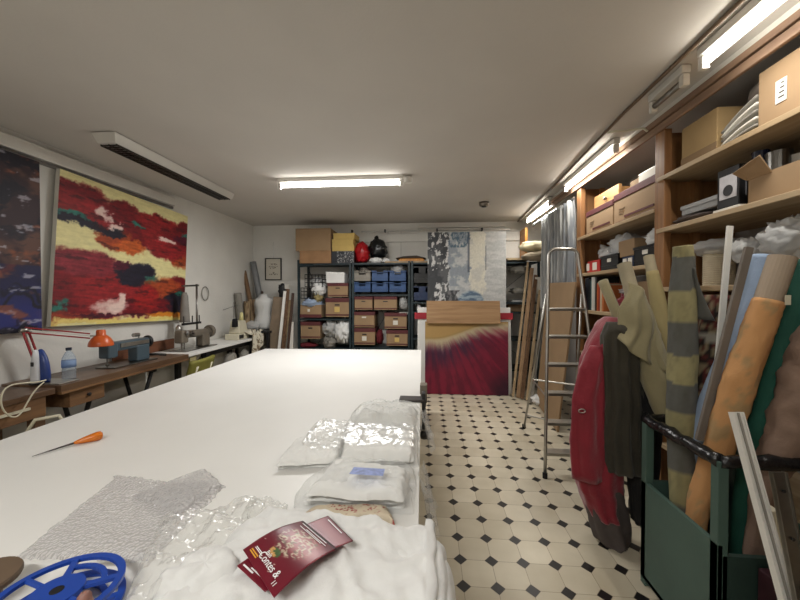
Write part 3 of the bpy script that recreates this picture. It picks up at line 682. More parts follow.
AB = [
 ('archive box with a dark red lid standing below the white bag, upper left bay', (327,348,283,297,None)),
 ('archive box with a yellow label, just above the grey and white bags', (325,349,298,317,'y')),
 ('archive box with a dark red lid, lowest at the left end of the shelving', (300,320,322,339,None)),
 ('archive box directly under the left blue crates', (354,372.5,296.6,310,None)),
 ('archive box directly under the right blue crates', (373.5,397,296.6,310,None)),
 ('archive box with a small white label in the upper row of the middle bay, left', (353.5,374.5,312,327.5,'top')),
 ('archive box with a crooked white label, lowest left in the middle bay', (353.5,375,328.5,345,'w')),
 ('archive box with a pale label, upper right of the middle bay stack', (384,407,313,329,'w')),
 ('archive box with a pale label, lowest right of the middle bay stack', (386,408,330.5,346,'y')),
]
for lab, (a,b,c,d,tg) in AB:
    x0,x1,z0,z1 = bpx(a,b,c,d); archive_box(lab, x0, x1, z0+.002, z1, tagc=tg)
# a second run below, mostly behind the cutting table
x0,x1,z0,z1 = bpx(300,321,303,317.5)
t = thing('cardboard_box', 'open brown box with pale blue cloth spilling over its front', 'box', ((x0+x1)/2,5.3,z0), None)
put(MB().box(x0,x1,5.11,5.48,z0,z1-.03), 'box_body', m_card, t, bevel=.004)
put(MB().box(x0-.003,x1+.003,5.105,5.11,z0,z0+.05), 'band', m_cardr, t)
put(MB().box(x0+.12,x0+.155,5.10,5.105,z0+.09,z0+.13), 'paper_label', m_paper, t)
tag(put(MB().blob(((x0+x1)/2-.01,5.25,z1-.01),.16,.17,.09,3,.35,5), 'blue_cloth', mat('pale_blue_cloth',(150,166,190),.9,bump=.3), smooth=True), 'pale blue cloth heaped on the open box at the left end', 'cloth')
def crate(label, x0, x1, z0, z1, mt, y0=YS+.02, dep=.34, group=None, axis='y', solidf=False, notch=True):
    t = thing('plastic_crate', label, 'crate', ((x0+x1)/2, y0+dep/2, z0), group)
    h = z1-z0; w = x1-x0; mb = MB(); th = .006
    mb.box(x0,x1,y0,y0+dep,z0,z0+.01); mb.box(x0,x0+th,y0,y0+dep,z0,z1); mb.box(x1-th,x1,y0,y0+dep,z0,z1); mb.box(x0,x1,y0+dep-th,y0+dep,z0,z1)
    mb.box(x0,x1,y0,y0+th,z0,z0+h*.62); mb.box(x0,x0+w*.30,y0,y0+th,z0+h*.62,z1); mb.box(x1-w*.30,x1,y0,y0+th,z0+h*.62,z1); mb.box(x0,x1,y0,y0+th,z0+h*(.8 if notch else .6),z0+h*(.86 if notch else 1))
    put(mb, 'crate_body', mt, t)
    mb = MB(); rim = .008
    mb.box(x0-.004,x0+w*.28,y0-rim,y0,z1-.016,z1).box(x1-w*.28,x1+.004,y0-rim,y0,z1-.016,z1).box(x0-.004,x1+.004,y0-rim,y0,z0+h*.30,z0+h*.36)
    for i in range(4): xx = x0+w*(.12+.25*i); mb.box(xx-.003,xx+.003,y0-.005,y0,z0+.01,z0+h*.3)
    put(mb, 'rim', mt, t)
    return t
BL = [(353.5,370.5),(371.5,388),(389,406)]
nm = ['left','middle','right']
for r_,(a,b) in enumerate(((270.5,281.5),(282,292.5))):
    for k,(p_,q_) in enumerate(BL):
        x0,x1,z0,z1 = bpx(p_,q_,a,b)
        crate('%s crate in the %s row of the blue crate block, %s' % ('grey' if r_==0 and k==0 else 'blue', 'upper' if r_==0 else 'lower', nm[k]), x0,x1,z0+.001,z1, m_greycloth if (r_==0 and k==0) else m_blue, group='small crates in the middle bay')
x0,x1,z0,z1 = bpx(389,405,266,272); tag(put(MB().blob(((x0+x1)/2,5.27,z0+.045),.10,.12,.075,8,.3,6), 'plastic_bag', m_film2, smooth=True), 'white plastic bag bulging from the upper right blue crate', 'bag')
x0,x1,z0,z1 = bpx(355,370,270,279); tag(put(MB().blob(((x0+x1)/2,5.26,(z0+z1)/2+.04),.09,.12,.07,9,.5,7), 'plastic_bag', mat('speckled_bag',(110,104,96),.4,var=.7,scale=30), smooth=True), 'speckled grey bag filling the grey crate', 'bag')
for (a,b,c,d,mt,lab) in ((413,428,265,283.5,m_blackp,'black crate on the top shelf beside the grey painting'),(413,428,285,301,m_dblue,'dark blue crate just left of the grey painting')):
    x0,x1,z0,z1 = bpx(a,b,c,d); crate(lab,x0+.01,x1+.04,z0+.002,z1-.02,mt,notch=False)
# wire crates in black at left
for k,(a,b,c,d,lab) in enumerate(((304,322,274,287,'black lattice crate, upper of the two in the left bay'),(300,316,287.5,299,'black lattice crate, lower of the two in the left bay'))):
    x0,x1,z0,z1 = bpx(a,b,c,d); t = thing('lattice_crate', lab, 'crate', ((x0+x1)/2,5.3,z0+.002))
    mb = MB()
    for i in range(6):
        x = x0+(x1-x0-.008)*i/5; mb.box(x,x+.008,5.13,5.136,z0+.002,z1); mb.box(x,x+.008,5.44,5.446,z0+.002,z1)
    for i in range(4):
        z = z0+.002+(z1-z0-.012)*i/3; mb.box(x0,x1,5.128,5.136,z,z+.01); mb.box(x0,x1,5.44,5.448,z,z+.01); mb.box(x0,x0+.006,5.13,5.44,z,z+.01); mb.box(x1-.006,x1,5.13,5.44,z,z+.01)
    put(mb, 'lattice', m_blackp, t)
    put(MB().box(x0+.01,x1-.01,5.14,5.44,z0+.004,z0+.012), 'crate_floor', m_blackp, t)
x0,x1,z0,z1 = bpx(306,320,277,286)
tag(put(MB().blob(((x0+x1)/2,5.28,z0+.075),.09,.1,.07,3,.3,6), 'plastic_bag', m_film2, smooth=True), 'cloudy bag inside the upper black lattice crate', 'bag')
x0,x1,z0,z1 = bpx(326,344,271.5,283)
t = thing('white_carton', 'white open-topped bag with pinched corners on the upper archive box', 'bag', ((x0+x1)/2,5.25,z0+.001))
put(MB().hexa([(x0,5.12,z0+.001),(x1,5.12,z0+.001),(x1,5.4,z0+.001),(x0,5.4,z0+.001),(x0-.01,5.11,z1),(x1+.005,5.11,z1-.012),(x1,5.4,z1-.03),(x0,5.4,z1-.02)]), 'bag_body', m_cloth, t, bevel=.006)
for (px,py,s,lab,c) in ((319,289,.10,'white crumpled bag squeezed between the black crates and the boxes','w'),(318,298,.07,'cream and ochre cloth poking out below the white crumpled bag','y')):
    p = PY(px,py,5.2); tag(put(MB().blob(p,s,.1,s*1.1,int(px),.4,6), 'cloth_bundle' if c=='y' else 'plastic_bag', m_khaki if c=='y' else m_cloth, smooth=True), lab, 'cloth' if c=='y' else 'bag')
for (px,py,sx,sz,lab,mt) in ((331,329,.11,.13,'upper grey-white plastic bag at the bottom of the left bay',m_film2),(344,332,.12,.19,'white bag leaning right at the bottom of the left bay',m_cloth),(330,342,.10,.10,'square pale bag, lowest at the bottom of the left bay',m_greycloth)):
    p = PY(px,py,5.22); tag(put(MB().blob(p,sx,.12,sz,int(py),.3,6,ridge=True), 'plastic_bag', mt, smooth=True), lab, 'bag')
p = PY(331,330,5.24); tag(put(MB().blob(p,.09,.1,.11,77,.3,6), 'cloth_bundle', m_greycloth, smooth=True), 'grey cloth packed inside the grey-white plastic bag', 'cloth')
for (px,py,sx,sz,lab) in ((308,345,.15,.045,'dark red folded cloth at the bottom of the left bay'),(380,337,.055,.12,'dark red cloth stuffed between the two box stacks')):
    p = PY(px,py,5.25); tag(put(MB().blob(p,sx,.12,sz,int(py),.25,6), 'red_cloth', mat('dark_red_cloth',(96,20,30),.9,bump=.3), smooth=True), lab, 'cloth')
p = PY(403.5,303,5.22); tag(put(MB().blob(p,.065,.12,.10,5,.2,5), 'plastic_bag', m_film2, smooth=True), 'white plastic bag beside the box under the blue crates', 'bag')
p = PY(404,312,5.2); tag(put(MB().box(p.x-.07,p.x+.06,5.12,5.4,p.z-.03,p.z-.005), 'paper_pad', m_paper), 'white paper pad below the white bag in the middle bay', 'paper')
p = PY(419,309,5.15); tag(put(MB().lathe([(0,-.06),(.035,-.06),(.035,.03),(.022,.045),(.022,.06),(0,.06)],p), 'glass_jar', m_film2, smooth=True), 'small clear jar above the red ribbon', 'jar')

# on top of the shelving
def carton(name, label, x0, x1, y0, y1, z0, z1, mt, seam=True, flap=False, cat='box', group=None):
    t = thing(name, label, cat, ((x0+x1)/2,(y0+y1)/2,z0), group)
    put(MB().box(x0,x1,y0,y1,z0,z1), 'box_body', mt, t, bevel=.004)
    if seam: put(MB().box(x0+.002,x1-.002,y0-.0015,y0+.001,z1-.022,z1-.018), 'seam', m_cardd, t)
    return t
x0,x1,z0,z1 = bpx(299.5,331,250.5,265); z0 = 1.888; carton('cardboard_box','smaller orange-brown cardboard box beneath the big one on the shelving',x0,x1,5.10,5.5,z0,z1,mat('orange_cardboard',(152,116,82),.85))
x2,x3,z2,z3 = bpx(295.5,330.5,228,250); carton('cardboard_box','biggest cardboard box, topmost on the metal shelving',x2,x3,5.10,5.52,z1+.001,z3,m_card)
x4,x5,z4,z5 = bpx(331.5,354,251,265)
t = thing('patterned_box','black box with white scribbled pattern on top of the shelving','box',((x4+x5)/2,5.3,z0))
gg = MB().box(x4,x5,5.1,5.5,z0,z5); put(gg,'box_body',m_blackp,t)
g = MB().grid(lambda u,v:(x4+u*(x5-x4),5.098,z0+v*(z5-z0)),60,40)
cs = [lin((206,206,204) if abs(fb((i/60*7,j/40*4,4)))<.045 and i>14 else (46,48,54)) for j in range(41) for i in range(61)]
put(g,'printed_front',m_vcg,t,cf=lambda v,i:cs[i])
zz = z5+.001
hh = (PY(340,233,YS).z-zz)/3
for k in range(3):
    d = (.0,-.012,.008)[k]
    t = thing('yellow_box','yellow flat box, %s of the stack of three' % ['lowest','middle','topmost'][k],'box',(x4+.13,5.3,zz+k*hh),'yellow flat boxes')
    put(MB().box(x4+d+(.01 if k<1 else .02),x5+d-.004,5.11,5.46,zz+k*hh+.001,zz+(k+1)*hh-.02),'box_body',m_yell,t,bevel=.003)
    put(MB().box(x4+d+(.006 if k<1 else .016),x5+d,5.106,5.464,zz+(k+1)*hh-.03,zz+(k+1)*hh-.001),'lid',m_yell,t,bevel=.003)
def sack(px,py,rx,rz,Y,mt,lab,name,cat='bag',seed=1,knot=True):
    p = PY(px,py,Y); p.z = max(p.z, 1.89+rz*.9)
    t = thing(name, lab, cat, (p.x,Y,1.89))
    put(MB().blob(p,rx,rx*1.0,rz,seed,.22,5,ridge=False), 'sack_body', mt, t, smooth=True)
    if knot: put(MB().blob((p.x-.02,Y,p.z+rz*1.02),.035,.03,.05,seed+2,.4,6,nu=14,nv=10,flat=False), 'knot', mt, t, smooth=True)
    return t
sack(362,253,.115,.165,5.25,m_redplas,'shiny red plastic sack standing on top of the shelving','plastic_sack',seed=4,knot=False)
sack(378,249,.14,.155,5.35,mat('black_bin_bag',(24,26,28),.25,var=.2),'tied black bin bag on top of the shelving','plastic_sack',seed=9)
p = PY(376,260,5.2); tag(put(MB().blob((p.x,5.2,1.93),.09,.06,.045,5,.4,6), 'white_cloth', m_cloth, smooth=True),'white crumpled cloth in front of the black bin bag','cloth')
p = PY(387,261,5.2); tag(put(MB().blob((p.x-.01,5.2,1.925),.06,.05,.038,15,.4,6), 'white_cloth', m_cloth, smooth=True),'small white crumpled cloth, right of the one before the bin bag','cloth')
xa = PY(390,260,5.2).x; xb = PY(428,260,5.2).x
tag(put(MB().box(PY(372,260,5.15).x+.2,xb+.02,5.12,5.5,1.888,1.91),'board',m_shelfw),'pale board lying at the front on top of the shelving','board')
tag(put(MB().box(xa-.03,xb+.1,5.3,5.56,1.911,1.93),'board',m_greycloth),'grey board lying at the back on top of the shelving','board')
p = PY(410,258,5.2)
tag(put(MB().box(p.x-.17,p.x+.22,5.16,5.29,1.912,1.945).box(p.x-.15,p.x+.20,5.17,5.29,1.946,1.96),'padded_folder',m_orangew,bevel=.006),'orange-yellow folded padding on the pile of boards','padding')
tag(put(MB().hexa([(p.x-.22,5.15,1.962),(p.x+.24,5.15,1.962),(p.x+.24,5.5,1.962),(p.x-.22,5.5,1.962),(p.x-.10,5.17,1.99),(p.x+.1,5.17,2.0),(p.x+.1,5.5,2.0),(p.x-.1,5.5,1.99)]),'folded_sheet',mat('dark_sheet',(60,50,42),.6)),'dark folded sheet capping the pile of boards','sheet')

# ---------- BACK CENTRE: leaning pictures ----------
a = PY(427.5,380,5.0); b = PY(506.5,231,5.02)
W_ = b.x-a.x
def f_grey(u, v):
    n1 = fb((u*7,v*9,1)); n2 = fb((u*22,v*16,6)); n3 = fb((u*5,v*30,3))
    c = (196,194,188)
    e = .03*fb((v*12,1,2)); uu = u+e
    if uu < .27: 
        c = mixc((58,60,64),(88,90,92),sm(-.2,.5,n1))
        if n2 > .28 and v > .62: c = (200,200,198)
        if v < .48 and .10 < uu < .24 : c = mixc(c,(206,206,204),sm(-.12,.12,n2+.1))
        if .30<v<.5 and uu>.1: c = mixc(c,(200,200,200),sm(.1,.25,n2))
    elif uu < .54:
        c = mixc((138,146,154),(182,184,184),sm(-.2,.4,n1+.3*n3))
        if v > .85: c = mixc(c,(62,88,108),sm(-.1,.2,n2)*.8)
        if v < .46: c = mixc(c,(196,196,194),.4)
        if uu<.40 and v < .42: c = mixc((60,62,66),(110,110,112),sm(0,.3,n2))
    elif uu < .74: c = mixc((206,202,188),(190,188,180),sm(0,.4,n1))
    else: c = mixc((172,173,172),(186,186,184),sm(-.2,.3,n3))
    d = ((u-.56)/.17)**2+((v-.28)/.13)**2
    if d < 1.3 and uu > .38: c = mixc(c, mixc((84,104,126),(150,166,176),sm(-.3,.3,n3)), sm(1.3,.8,d))
    d = ((u-.48)/.12)**2+((v-.07)/.07)**2
    if d < 1: c = mixc(c,(74,84,150),sm(1,.4,d)*sm(-.1,.2,n2))
    if abs(u-.745)<.008 and .62<v<.86: c = (70,76,84)
    if abs(u-.53)<.012 and v>.6: c = mixc(c,(54,60,74),.6)
    return tuple(q*(1+.06*fb((u*50,v*50,2))) for q in c)
# the v used above spans the visible upper part
vis0 = PY(460,322,5.0).z; zt = b.z
canvas('abstract_painting','tall pale grey and blue abstract canvas leaning on the back shelving','painting',(a.x,5.045,.02),(W_,0,0),(0,.03,zt-.02),(0,-1,0),110,220,
    lambda u,v: f_grey(u, max(0,((.02+v*(zt-.02))-vis0+.15)/(zt-vis0+.15))), .03, m_paper)
a = PY(417.5,391,4.93); b = PY(512,315,4.95)
t = thing('backing_board','white backing board standing behind the crimson painting, tied with red ribbon','panel',((a.x+b.x)/2,4.97,0))
put(MB().hexa([(a.x,4.90,0),(b.x,4.90,0),(b.x,4.925,0),(a.x,4.925,0),(a.x,4.965,1.22),(b.x-.02,4.965,1.22),(b.x-.02,4.99,1.22),(a.x,4.99,1.22)]),'panel_board',m_white,t,bevel=.003)
c1 = PY(414.5,319,4.93); c2 = PY(513,313,4.93)
put(MB().box(c1.x,c2.x,4.935,4.95,c1.z,c2.z),'ribbon',m_redtape,t)
a = PY(425,393,4.82); b = PY(508,322,4.86)
def f_sun(u, v):
    # pale arc upper left, plum rays fanning over crimson
    cx, cy = .05, 1.5; th = math.atan2(v-cy, u-cx); r = math.hypot(u-cx, v-cy)
    st = fb((th*14, r*1.0, 4)); st2 = fb((th*34, r*1.6, 9)); k = fb((u*3,v*3,2))
    vv = v-(.72+.22*sm(.1,.85,u))
    c = mixc((122,24,50),(96,18,42),sm(-.3,.5,st+k*.5))
    pl = sm(.08,-.05,vv)*sm(-.50,-.12,vv)*(1-sm(.35,.95,u))
    c = mixc(c,(62,26,52),min(1,pl*(.55+.9*st+.5*st2+.35)) if pl > 0 else 0)
    c = mixc(c,(160,130,130),max(0,sm(.1,.5,st2))*sm(-.25,-.02,vv)*.5)
    c = mixc(c,(178,164,134),sm(-.17,.02,vv+.025*st2+.03*st))
    c = mixc(c,(168,136,84),sm(.0,.07,vv+.008*st2))
    c = mixc(c,(132,112,66),sm(.02,.0,abs(vv-.05))*.35)
    c = mixc(c,(40,16,34),sm(.34,.05,math.hypot(u-1,v-.05))*.8)
    return c
canvas('crimson_painting','crimson and plum sunburst painting on a wood ground standing on the floor','painting',(a.x,4.83,.005),(b.x-a.x,0,0),(0,.05,b.z-.005),(0,-1,0),130,130,f_sun,.025,m_bench2)
a2 = PY(426.5,322,4.78); b2 = PY(501,301,4.78)
tag(put(MB().hexa([(a2.x,4.80,b.z-.0-.02),(b2.x,4.80,b.z-.02),(b2.x,4.825,b.z-.02),(a2.x,4.825,b.z-.02),(a2.x,4.85,b2.z),(b2.x,4.85,b2.z),(b2.x,4.875,b2.z),(a2.x,4.875,b2.z)]),'wooden_board',wood('plywood_board',(164,130,92),(138,104,68),0,.5),bevel=.002),'plain honey-coloured wooden board along the top of the crimson painting','board')

# items on right end of the metal shelving (between canvas and leaning boards)
for (px,py,sx,sz,mt,lab) in ((518,270,.13,.065,m_greycloth,'grey-beige folded cloth on the upper shelf right of the grey canvas'),(520,291,.14,.05,m_greycloth,'dark striped bundle on the shelf right of the grey canvas')):
    p = PY(px,py,5.3); tag(put(MB().blob(p,sx,.14,sz,int(px),.25,5,e=.8), 'cloth_bundle', mt, smooth=True), lab, 'cloth')
x0,x1,z0,z1 = bpx(508,527,305,318,5.2); carton('cardboard_box','brown box low on the shelf right of the crimson painting',x0,x1+.05,5.2,5.5,1.152,z1,m_cardd)
p = PY(520,303,5.3)
tag(put(MB().box(p.x-.15,p.x+.10,5.15,5.5,zpy(302)+.001,zpy(302)+.03),'plastic_tray',m_film2,bevel=.004),'shallow clear tray on the shelf beside the grey canvas','tray')
# shelf top with pillows and orange wooden box
xq = PY(507,255,5.15).x
tag(put(MB().box(xq,1.5,5.12,5.58,1.915,1.945),'wall_board',m_shelfw),'pale board lying across the shelving top in the back right corner','board')
a = PY(524,240,5.35); b = PY(545,228,5.35)
t = thing('wooden_crate','bright orange wooden crate in the back right corner under the tube light','crate',((a.x+b.x)/2+.1,5.4,1.95))
put(MB().box(a.x,1.50,5.30,5.33,1.946,b.z),'front_panel',m_orangew,t); put(MB().box(a.x,a.x+.025,5.33,5.58,1.946,b.z),'side_panel',m_orangew,t); put(MB().box(a.x+.025,1.50,5.33,5.58,1.946,1.966),'base',m_orangew,t)
m_pil = mat('cream_pillow_cloth',(190,180,150),.9,var=.08,bump=.2)
p = PY(537,246,5.1); tag(put(MB().blob((p.x,5.12,p.z-.01),.25,.17,.085,31,.14,4,rz_=.1), 'pillow', m_pil, smooth=True),'cream pillow, upper one in the back right corner','pillow')
p = PY(536,256,5.0); tag(put(MB().blob((p.x+.02,4.98,p.z-.01),.22,.16,.07,33,.2,4), 'pillow', mat('grey_pillow_cloth',(140,128,108),.9,bump=.2), smooth=True),'grey-brown pillow sagging off the board end below the cream one','pillow')

# ---------- LEANING BOARDS ----------
def lean(label, p0, p1, w, th, mt, name='leaning_board', grp=None, wdir=(1,0,0)):
    a = Vector(p0); b = Vector(p1)
    return tag(put(MB().bar(a, b, w, th, up=Vector((0,1,0)) if wdir[0] else Vector((1,0,0))), name, mt, bevel=.002), label, 'board', grp)
def bl(pxb,pyb,pxt,pyt,y0,y1): 
    q = PY(pxb,pyb,y0); q.z = .01; return q, PY(pxt,pyt,y1)
for (lab,a_,w,mt) in (
 ('wide grey-brown board leaning in the back left corner', (268,400,279,297,4.92,5.02), .165, mat('grey_board',(128,112,94),.8)),
 ('narrow white strip leaning beside the grey-brown board', (275,400,285,291,4.85,4.95), .04, m_white),
 ('thin brown batten leaning left of the metal shelving', (280,400,288,289,4.88,4.98), .05, m_bench),
 ('tall dark batten leaning against the left end of the metal shelving', (285,400,293,293,4.92,5.02), .04, mat('dark_batten',(70,52,42),.7)),
 ('short white batten leaning at the left end of the metal shelving', (290.5,400,292,322,4.9,5.0), .05, m_wmetal),
 ('light wood batten behind the white strip, back left corner', (278,400,290,300,4.98,5.06), .06, m_shelfw)):
    q,s_ = bl(*a_); lean(lab,q,s_,w,.02,mt)
p = PY(279.5,290,5.2)
t = thing('umbrella_bundle','dark bundle of folded handles standing under the framed drawing','bundle',(p.x,5.3,1.2))
put(MB().tube([(p.x-.02,5.3,0.02),(p.x-.02,5.3,1.5)],.03,10),'pole',m_black,t,smooth=True)
put(MB().blob((p.x,5.3,1.47),.055,.05,.11,5,.4,6),'bundle_head',m_black,t,smooth=True)
put(MB().box(p.x+.05,p.x+.12,5.28,5.31,1.50,1.57),'bracket',m_wmetal,t)
m_mdf = mat('mdf_edge',(150,120,90),.8); 
for k,(lab,a_,w,mt) in enumerate((
 ('pale wooden board, farthest left of the boards leaning right of the crimson painting',(513,390,528,262,4.75,5.05),.03,m_shelfw),
 ('brown wooden board leaning second from the crimson painting',(518,390,532,268,4.7,5.0),.05,m_mdf),
 ('dark board leaning in the middle of the boards beside the ladder',(522,390,536,275,4.65,4.95),.05,m_bench),
 ('light batten leaning next to the ladder rear leg',(527,392,540,290,4.6,4.9),.035,m_shelfw),
 ('grey batten leaning closest to the ladder front rail',(531,395,544,300,4.5,4.8),.04,m_greycloth))):
    q,s_ = bl(*a_); lean(lab,q,s_,w,.018,mt)
p = PZ(528,392,0); tag(put(MB().blob((p.x-.02,4.45,.06),.09,.10,.065,6,.3,5), 'white_cloth', m_cloth, smooth=True),'white rag on the floor by the leaning boards','cloth')
p = PY(540,287,4.9); tag(put(MB().box(p.x-.06,p.x+.08,4.93,4.96,p.z-.1,p.z+.14).box(p.x-.05,p.x+.05,4.925,4.93,p.z-.02,p.z+.04),'hanging_card',m_paper,bevel=.003),'pale packet tucked behind the boards below the pillows','packet')

# cardboard sheet behind the ladder
c = [PZ(557,432,.005), PZ(536,402,.005), PX(548,283,1.40), PX(575,282,1.40)]
nn = Vector((-.02,0,0))
t = tag(put(MB().hexa([c[0],c[1],c[1]-nn,c[0]-nn,c[3],c[2],c[2]-nn,c[3]-nn]),'cardboard_sheet',m_card,bevel=.002),'tall brown cardboard sheet leaning behind the ladder','cardboard')

# ---------- CURTAIN ----------
def curt(u, v):
    y = 3.62+u*(PX(543,250,1.475).y-3.62); z = 1.22+v*1.16
    return (1.475+.030*math.sin(u*62+.6*math.sin(v*3))+.012*fb((u*8,v*2,0)), y, z)
def curc(v, i):
    s = fb((v.y*22,v.z*1.5,2)); w = .5+.5*math.sin((v.y)*62*1/1.12*1.0)
    return lin(mixc(mixc((150,151,150),(92,96,102),w*.75),(178,178,174),sm(.0,.4,s)*.7))
t = thing('striped_curtain','grey-blue striped curtain hanging in front of the storage behind the ladder','curtain',(1.475,4.3,.9))
put(MB().grid(curt,180,30),'curtain_cloth',m_vcf,t,smooth=True,solid=.004,cf=curc)
put(MB().tube([(1.475,3.60,2.39),(1.475,4.95,2.39)],.01,8),'curtain_rod',m_steel,t)

# ---------- LADDER ----------
t = thing('step_ladder','aluminium A-frame step ladder with a rounded top rail','ladder',(1.1,3.0,0))
FL = PZ(545,478,0); TL = PY(548.5,257,2.93); TR = PY(578,257,2.93)
_m = PY(591,345,2.82); FR = TR+(_m-TR)*(TR.z/(TR.z-_m.z)); FR.z = 0
def rr_(a,b,f): return a+(b-a)*f
pts = [FL+(TL-FL)*i/6 for i in range(7)]
arc = [TL+Vector((.004,0,.03)), TL+Vector((.022,.0,.056)), TL+Vector((.05,.0,.066)), TR+Vector((-.05,.0,.066)), TR+Vector((-.022,0,.056)), TR+Vector((-.004,0,.03))]
ff = put(MB().tube(pts+arc+[TR+(FR-TR)*i/6 for i in range(7)], .0125, 10),'front_frame',m_alu,t,smooth=True)
RL = PZ(524,428,0); RR2 = PZ(573,441,0)
lg1 = put(MB().tube([RL, rr_(FL,TL,.82)+Vector((0,.03,0))],.011,8),'rear_leg',m_alu,t,smooth=True)
lg2 = put(MB().tube([RR2, rr_(FR,TR,.82)+Vector((0,.03,0))],.011,8),'rear_leg',m_alu,t,smooth=True)
for f in (.12,.42): put(MB().tube([rr_(RL,rr_(FL,TL,.82),f), rr_(RR2,rr_(FR,TR,.82),f)],.008,8),'rear_brace',m_alu,t)
for i in range(6):
    z = .175+.2215*i; f = z/TL.z; a_ = rr_(FL,TL,f); b_ = rr_(FR,TR,f); 
    put(MB().box(a_.x+.008,b_.x-.008,a_.y-.015,a_.y+.075,z-.012,z+.012),'tread',m_alu,t,bevel=.003)
for p,pp_ in ((FL,ff),(FR,ff),(RL,lg1),(RR2,lg2)): put(MB().lathe([(0,0),(.018,0),(.018,.04),(0,.04)],p),'rubber_foot',m_rubber,pp_)
put(MB().tube([rr_(FL,TL,.35)+Vector((.0,.02,0)), rr_(RL,rr_(FL,TL,.82),.42)],.006,6),'hinge_strap',m_alu,t)

# ---------- RIGHT WOODEN SHELVING ----------
SX, SD = 1.50, 1.98
ups = [(-.35,-.26), (.80,.89), (2.31,2.40), (3.50,3.59)]
ZS = {0:[2.165,1.83,1.45,.95,.45], 1:[2.165,1.83,1.45,.95,.45], 2:[1.975,1.61,1.255,.85,.42]}
t = thing('wooden_shelving','floor to ceiling pine shelving along the right wall','shelving',(1.74,1.7,0))
for (a,b) in ups:
    put(MB().box(SX,SX+.045,a,b,0,2.46),'post',m_pinez,t,bevel=.003)
    put(MB().box(SX+.045,SD,b-.022,b-.002,0,2.46),'side_panel',m_pinez,t)
    put(MB().box(SX+.20,SX+.24,a+.03,b-.022,0,2.46),'back_post',m_pinez,t)
for k in range(3):
    y0, y1 = ups[k][1], ups[k+1][0]
    for z in ZS[k]: put(MB().box(SX-.005,SD,y0+.001,y1+.067,z-.028,z),'shelf_board',m_shelfw,t,bevel=.003)
tag(put(MB().box(SX-.02,SX+.0,-1.55,5.08,2.455,2.50).box(SX-.03,SX-.0,-1.55,5.08,2.505,2.54),'wooden_beam',m_fascia,bevel=.004),'long reddish-brown wooden beam above the shelving, under the tube lights','beam')
struct(MB().box(SX-.012,SX+.01,-1.55,5.08,2.541,ZC),'trim_3',m_wmetal)
for (y,z) in ((2.36,2.28),(2.345,1.5)): pass
m_yc = mat('yellowish_cardboard',(156,130,90),.8,var=.08)
def YX(px, x=1.56): return PX(px, 200, x).y
def cbox(label,x0,x1,y0,y1,z0,z1,mt,cat='box',name='cardboard_box',group=None,extra=None):
    t = thing(name,label,cat,((x0+x1)/2,(y0+y1)/2,z0+.001),group)
    put(MB().box(x0,x1,y0,y1,z0+.001,z1),'box_body',mt,t,bevel=.004)
    return t
# --- near bay, top shelf (2.165)
t = cbox('long yellowish cardboard box at the far end of the top shelf, near bay',1.56,1.92,YX(716),YX(681),2.165,2.42,m_yc)
put(MB().box(1.557,1.56,YX(716),YX(681),2.175,2.235),'tape',m_cardd,t)
tag(put(MB().tube([(1.64,YX(770)+.0,2.40),(1.64,YX(760),2.41),(1.66,YX(740),2.405),(1.70,YX(728),2.40)],[.04,.055,.055,.04],16),'padded_roll',mat('grey_padding',(110,100,92),.7,bump=.3,bscale=25),smooth=True),'grey rolled padding resting on the papers, top shelf near bay','roll')
for i in range(5):
    g = MB().grid(lambda u,v: (1.555+.36*v, YX(757)+.005+(YX(722)-YX(757))*u, 2.172+i*.022+.10*(1-u)*(.4+.12*i)+.01*math.sin(u*PI)), 10, 4)
    tag(put(g,'paper_stack',m_paper if i%2 else m_greycloth,smooth=True,solid=.010),'curved grey-white sheet under the padded roll, number %s from the shelf board'%['one','two','three','four','five'][i],'sheet','curved sheets under the padded roll')['label'] = 'curved grey-white sheet in the loose pile between the two cartons on the top shelf'
t = cbox('large cardboard carton with a printed paper label nearest the camera on the top shelf',1.55,1.95,1.0,YX(759),2.165,2.44,m_card)
put(MB().box(1.546,1.549,YX(788),YX(777),2.25,2.35),'paper_label',m_paper,t)
for k in range(4): put(MB().box(1.545,1.5465,YX(786),YX(780)-.004*k,2.27+k*.02,2.276+k*.02),'print_line',m_black,t)
put(MB().hexa([(1.55,1.02,2.44),(1.60,1.02,2.44),(1.60,1.40,2.44),(1.55,1.40,2.44),(1.53,1.0,2.449),(1.60,1.0,2.449),(1.60,1.41,2.449),(1.53,1.41,2.449)]),'flap',m_cardd,t)
# --- near bay, second shelf (1.83)
tag(put(MB().blob((1.70,YX(688),1.86),.17,.19,.032,4,.2,5),'grey_cloth',mat('dark_grey_felt',(92,82,78),.9,bump=.3),smooth=True),'dark grey folded cloth under the flat grey box','cloth')
t = cbox('flat pale grey box lying on the dark cloth on the second shelf',1.57,1.90,YX(716),YX(680),1.888,1.945,mat('pale_grey_card',(150,150,150),.7))
put(MB().box(1.566,1.904,YX(716)-.004,YX(680)+.004,1.925,1.947),'lid',mat('pale_grey_lid',(160,160,160),.7),t)
t = cbox('black printed box with a white picture panel on the second shelf',1.55,1.86,YX(741),YX(719),1.855,2.06,m_blackp,name='printed_box')
put(MB().box(1.546,1.549,YX(739),YX(722),1.90,2.02),'picture_panel',mat('silver_print',(186,184,188),.4,var=.12,scale=30),t)
put(MB().lathe([(0,0),(.028,0),(.028,.002),(0,.002)],(1.545,YX(731),1.94),Matrix.Rotation(-PI/2,3,'Y')),'printed_motif',m_black,t)
put(MB().box(1.58,1.82,YX(741)-.003,YX(741),1.90,2.03),'end_label',mat('grey_print',(120,120,124),.4,var=.3,scale=30),t)
tag(put(MB().box(1.54,1.85,YX(743),YX(717),1.831,1.853),'paper_pad',m_paper,bevel=.002),'white paper pad under the black printed box','paper')
t = thing('open_carton','open brown carton with raised flap on the second shelf','box',(1.7,1.4,1.832))
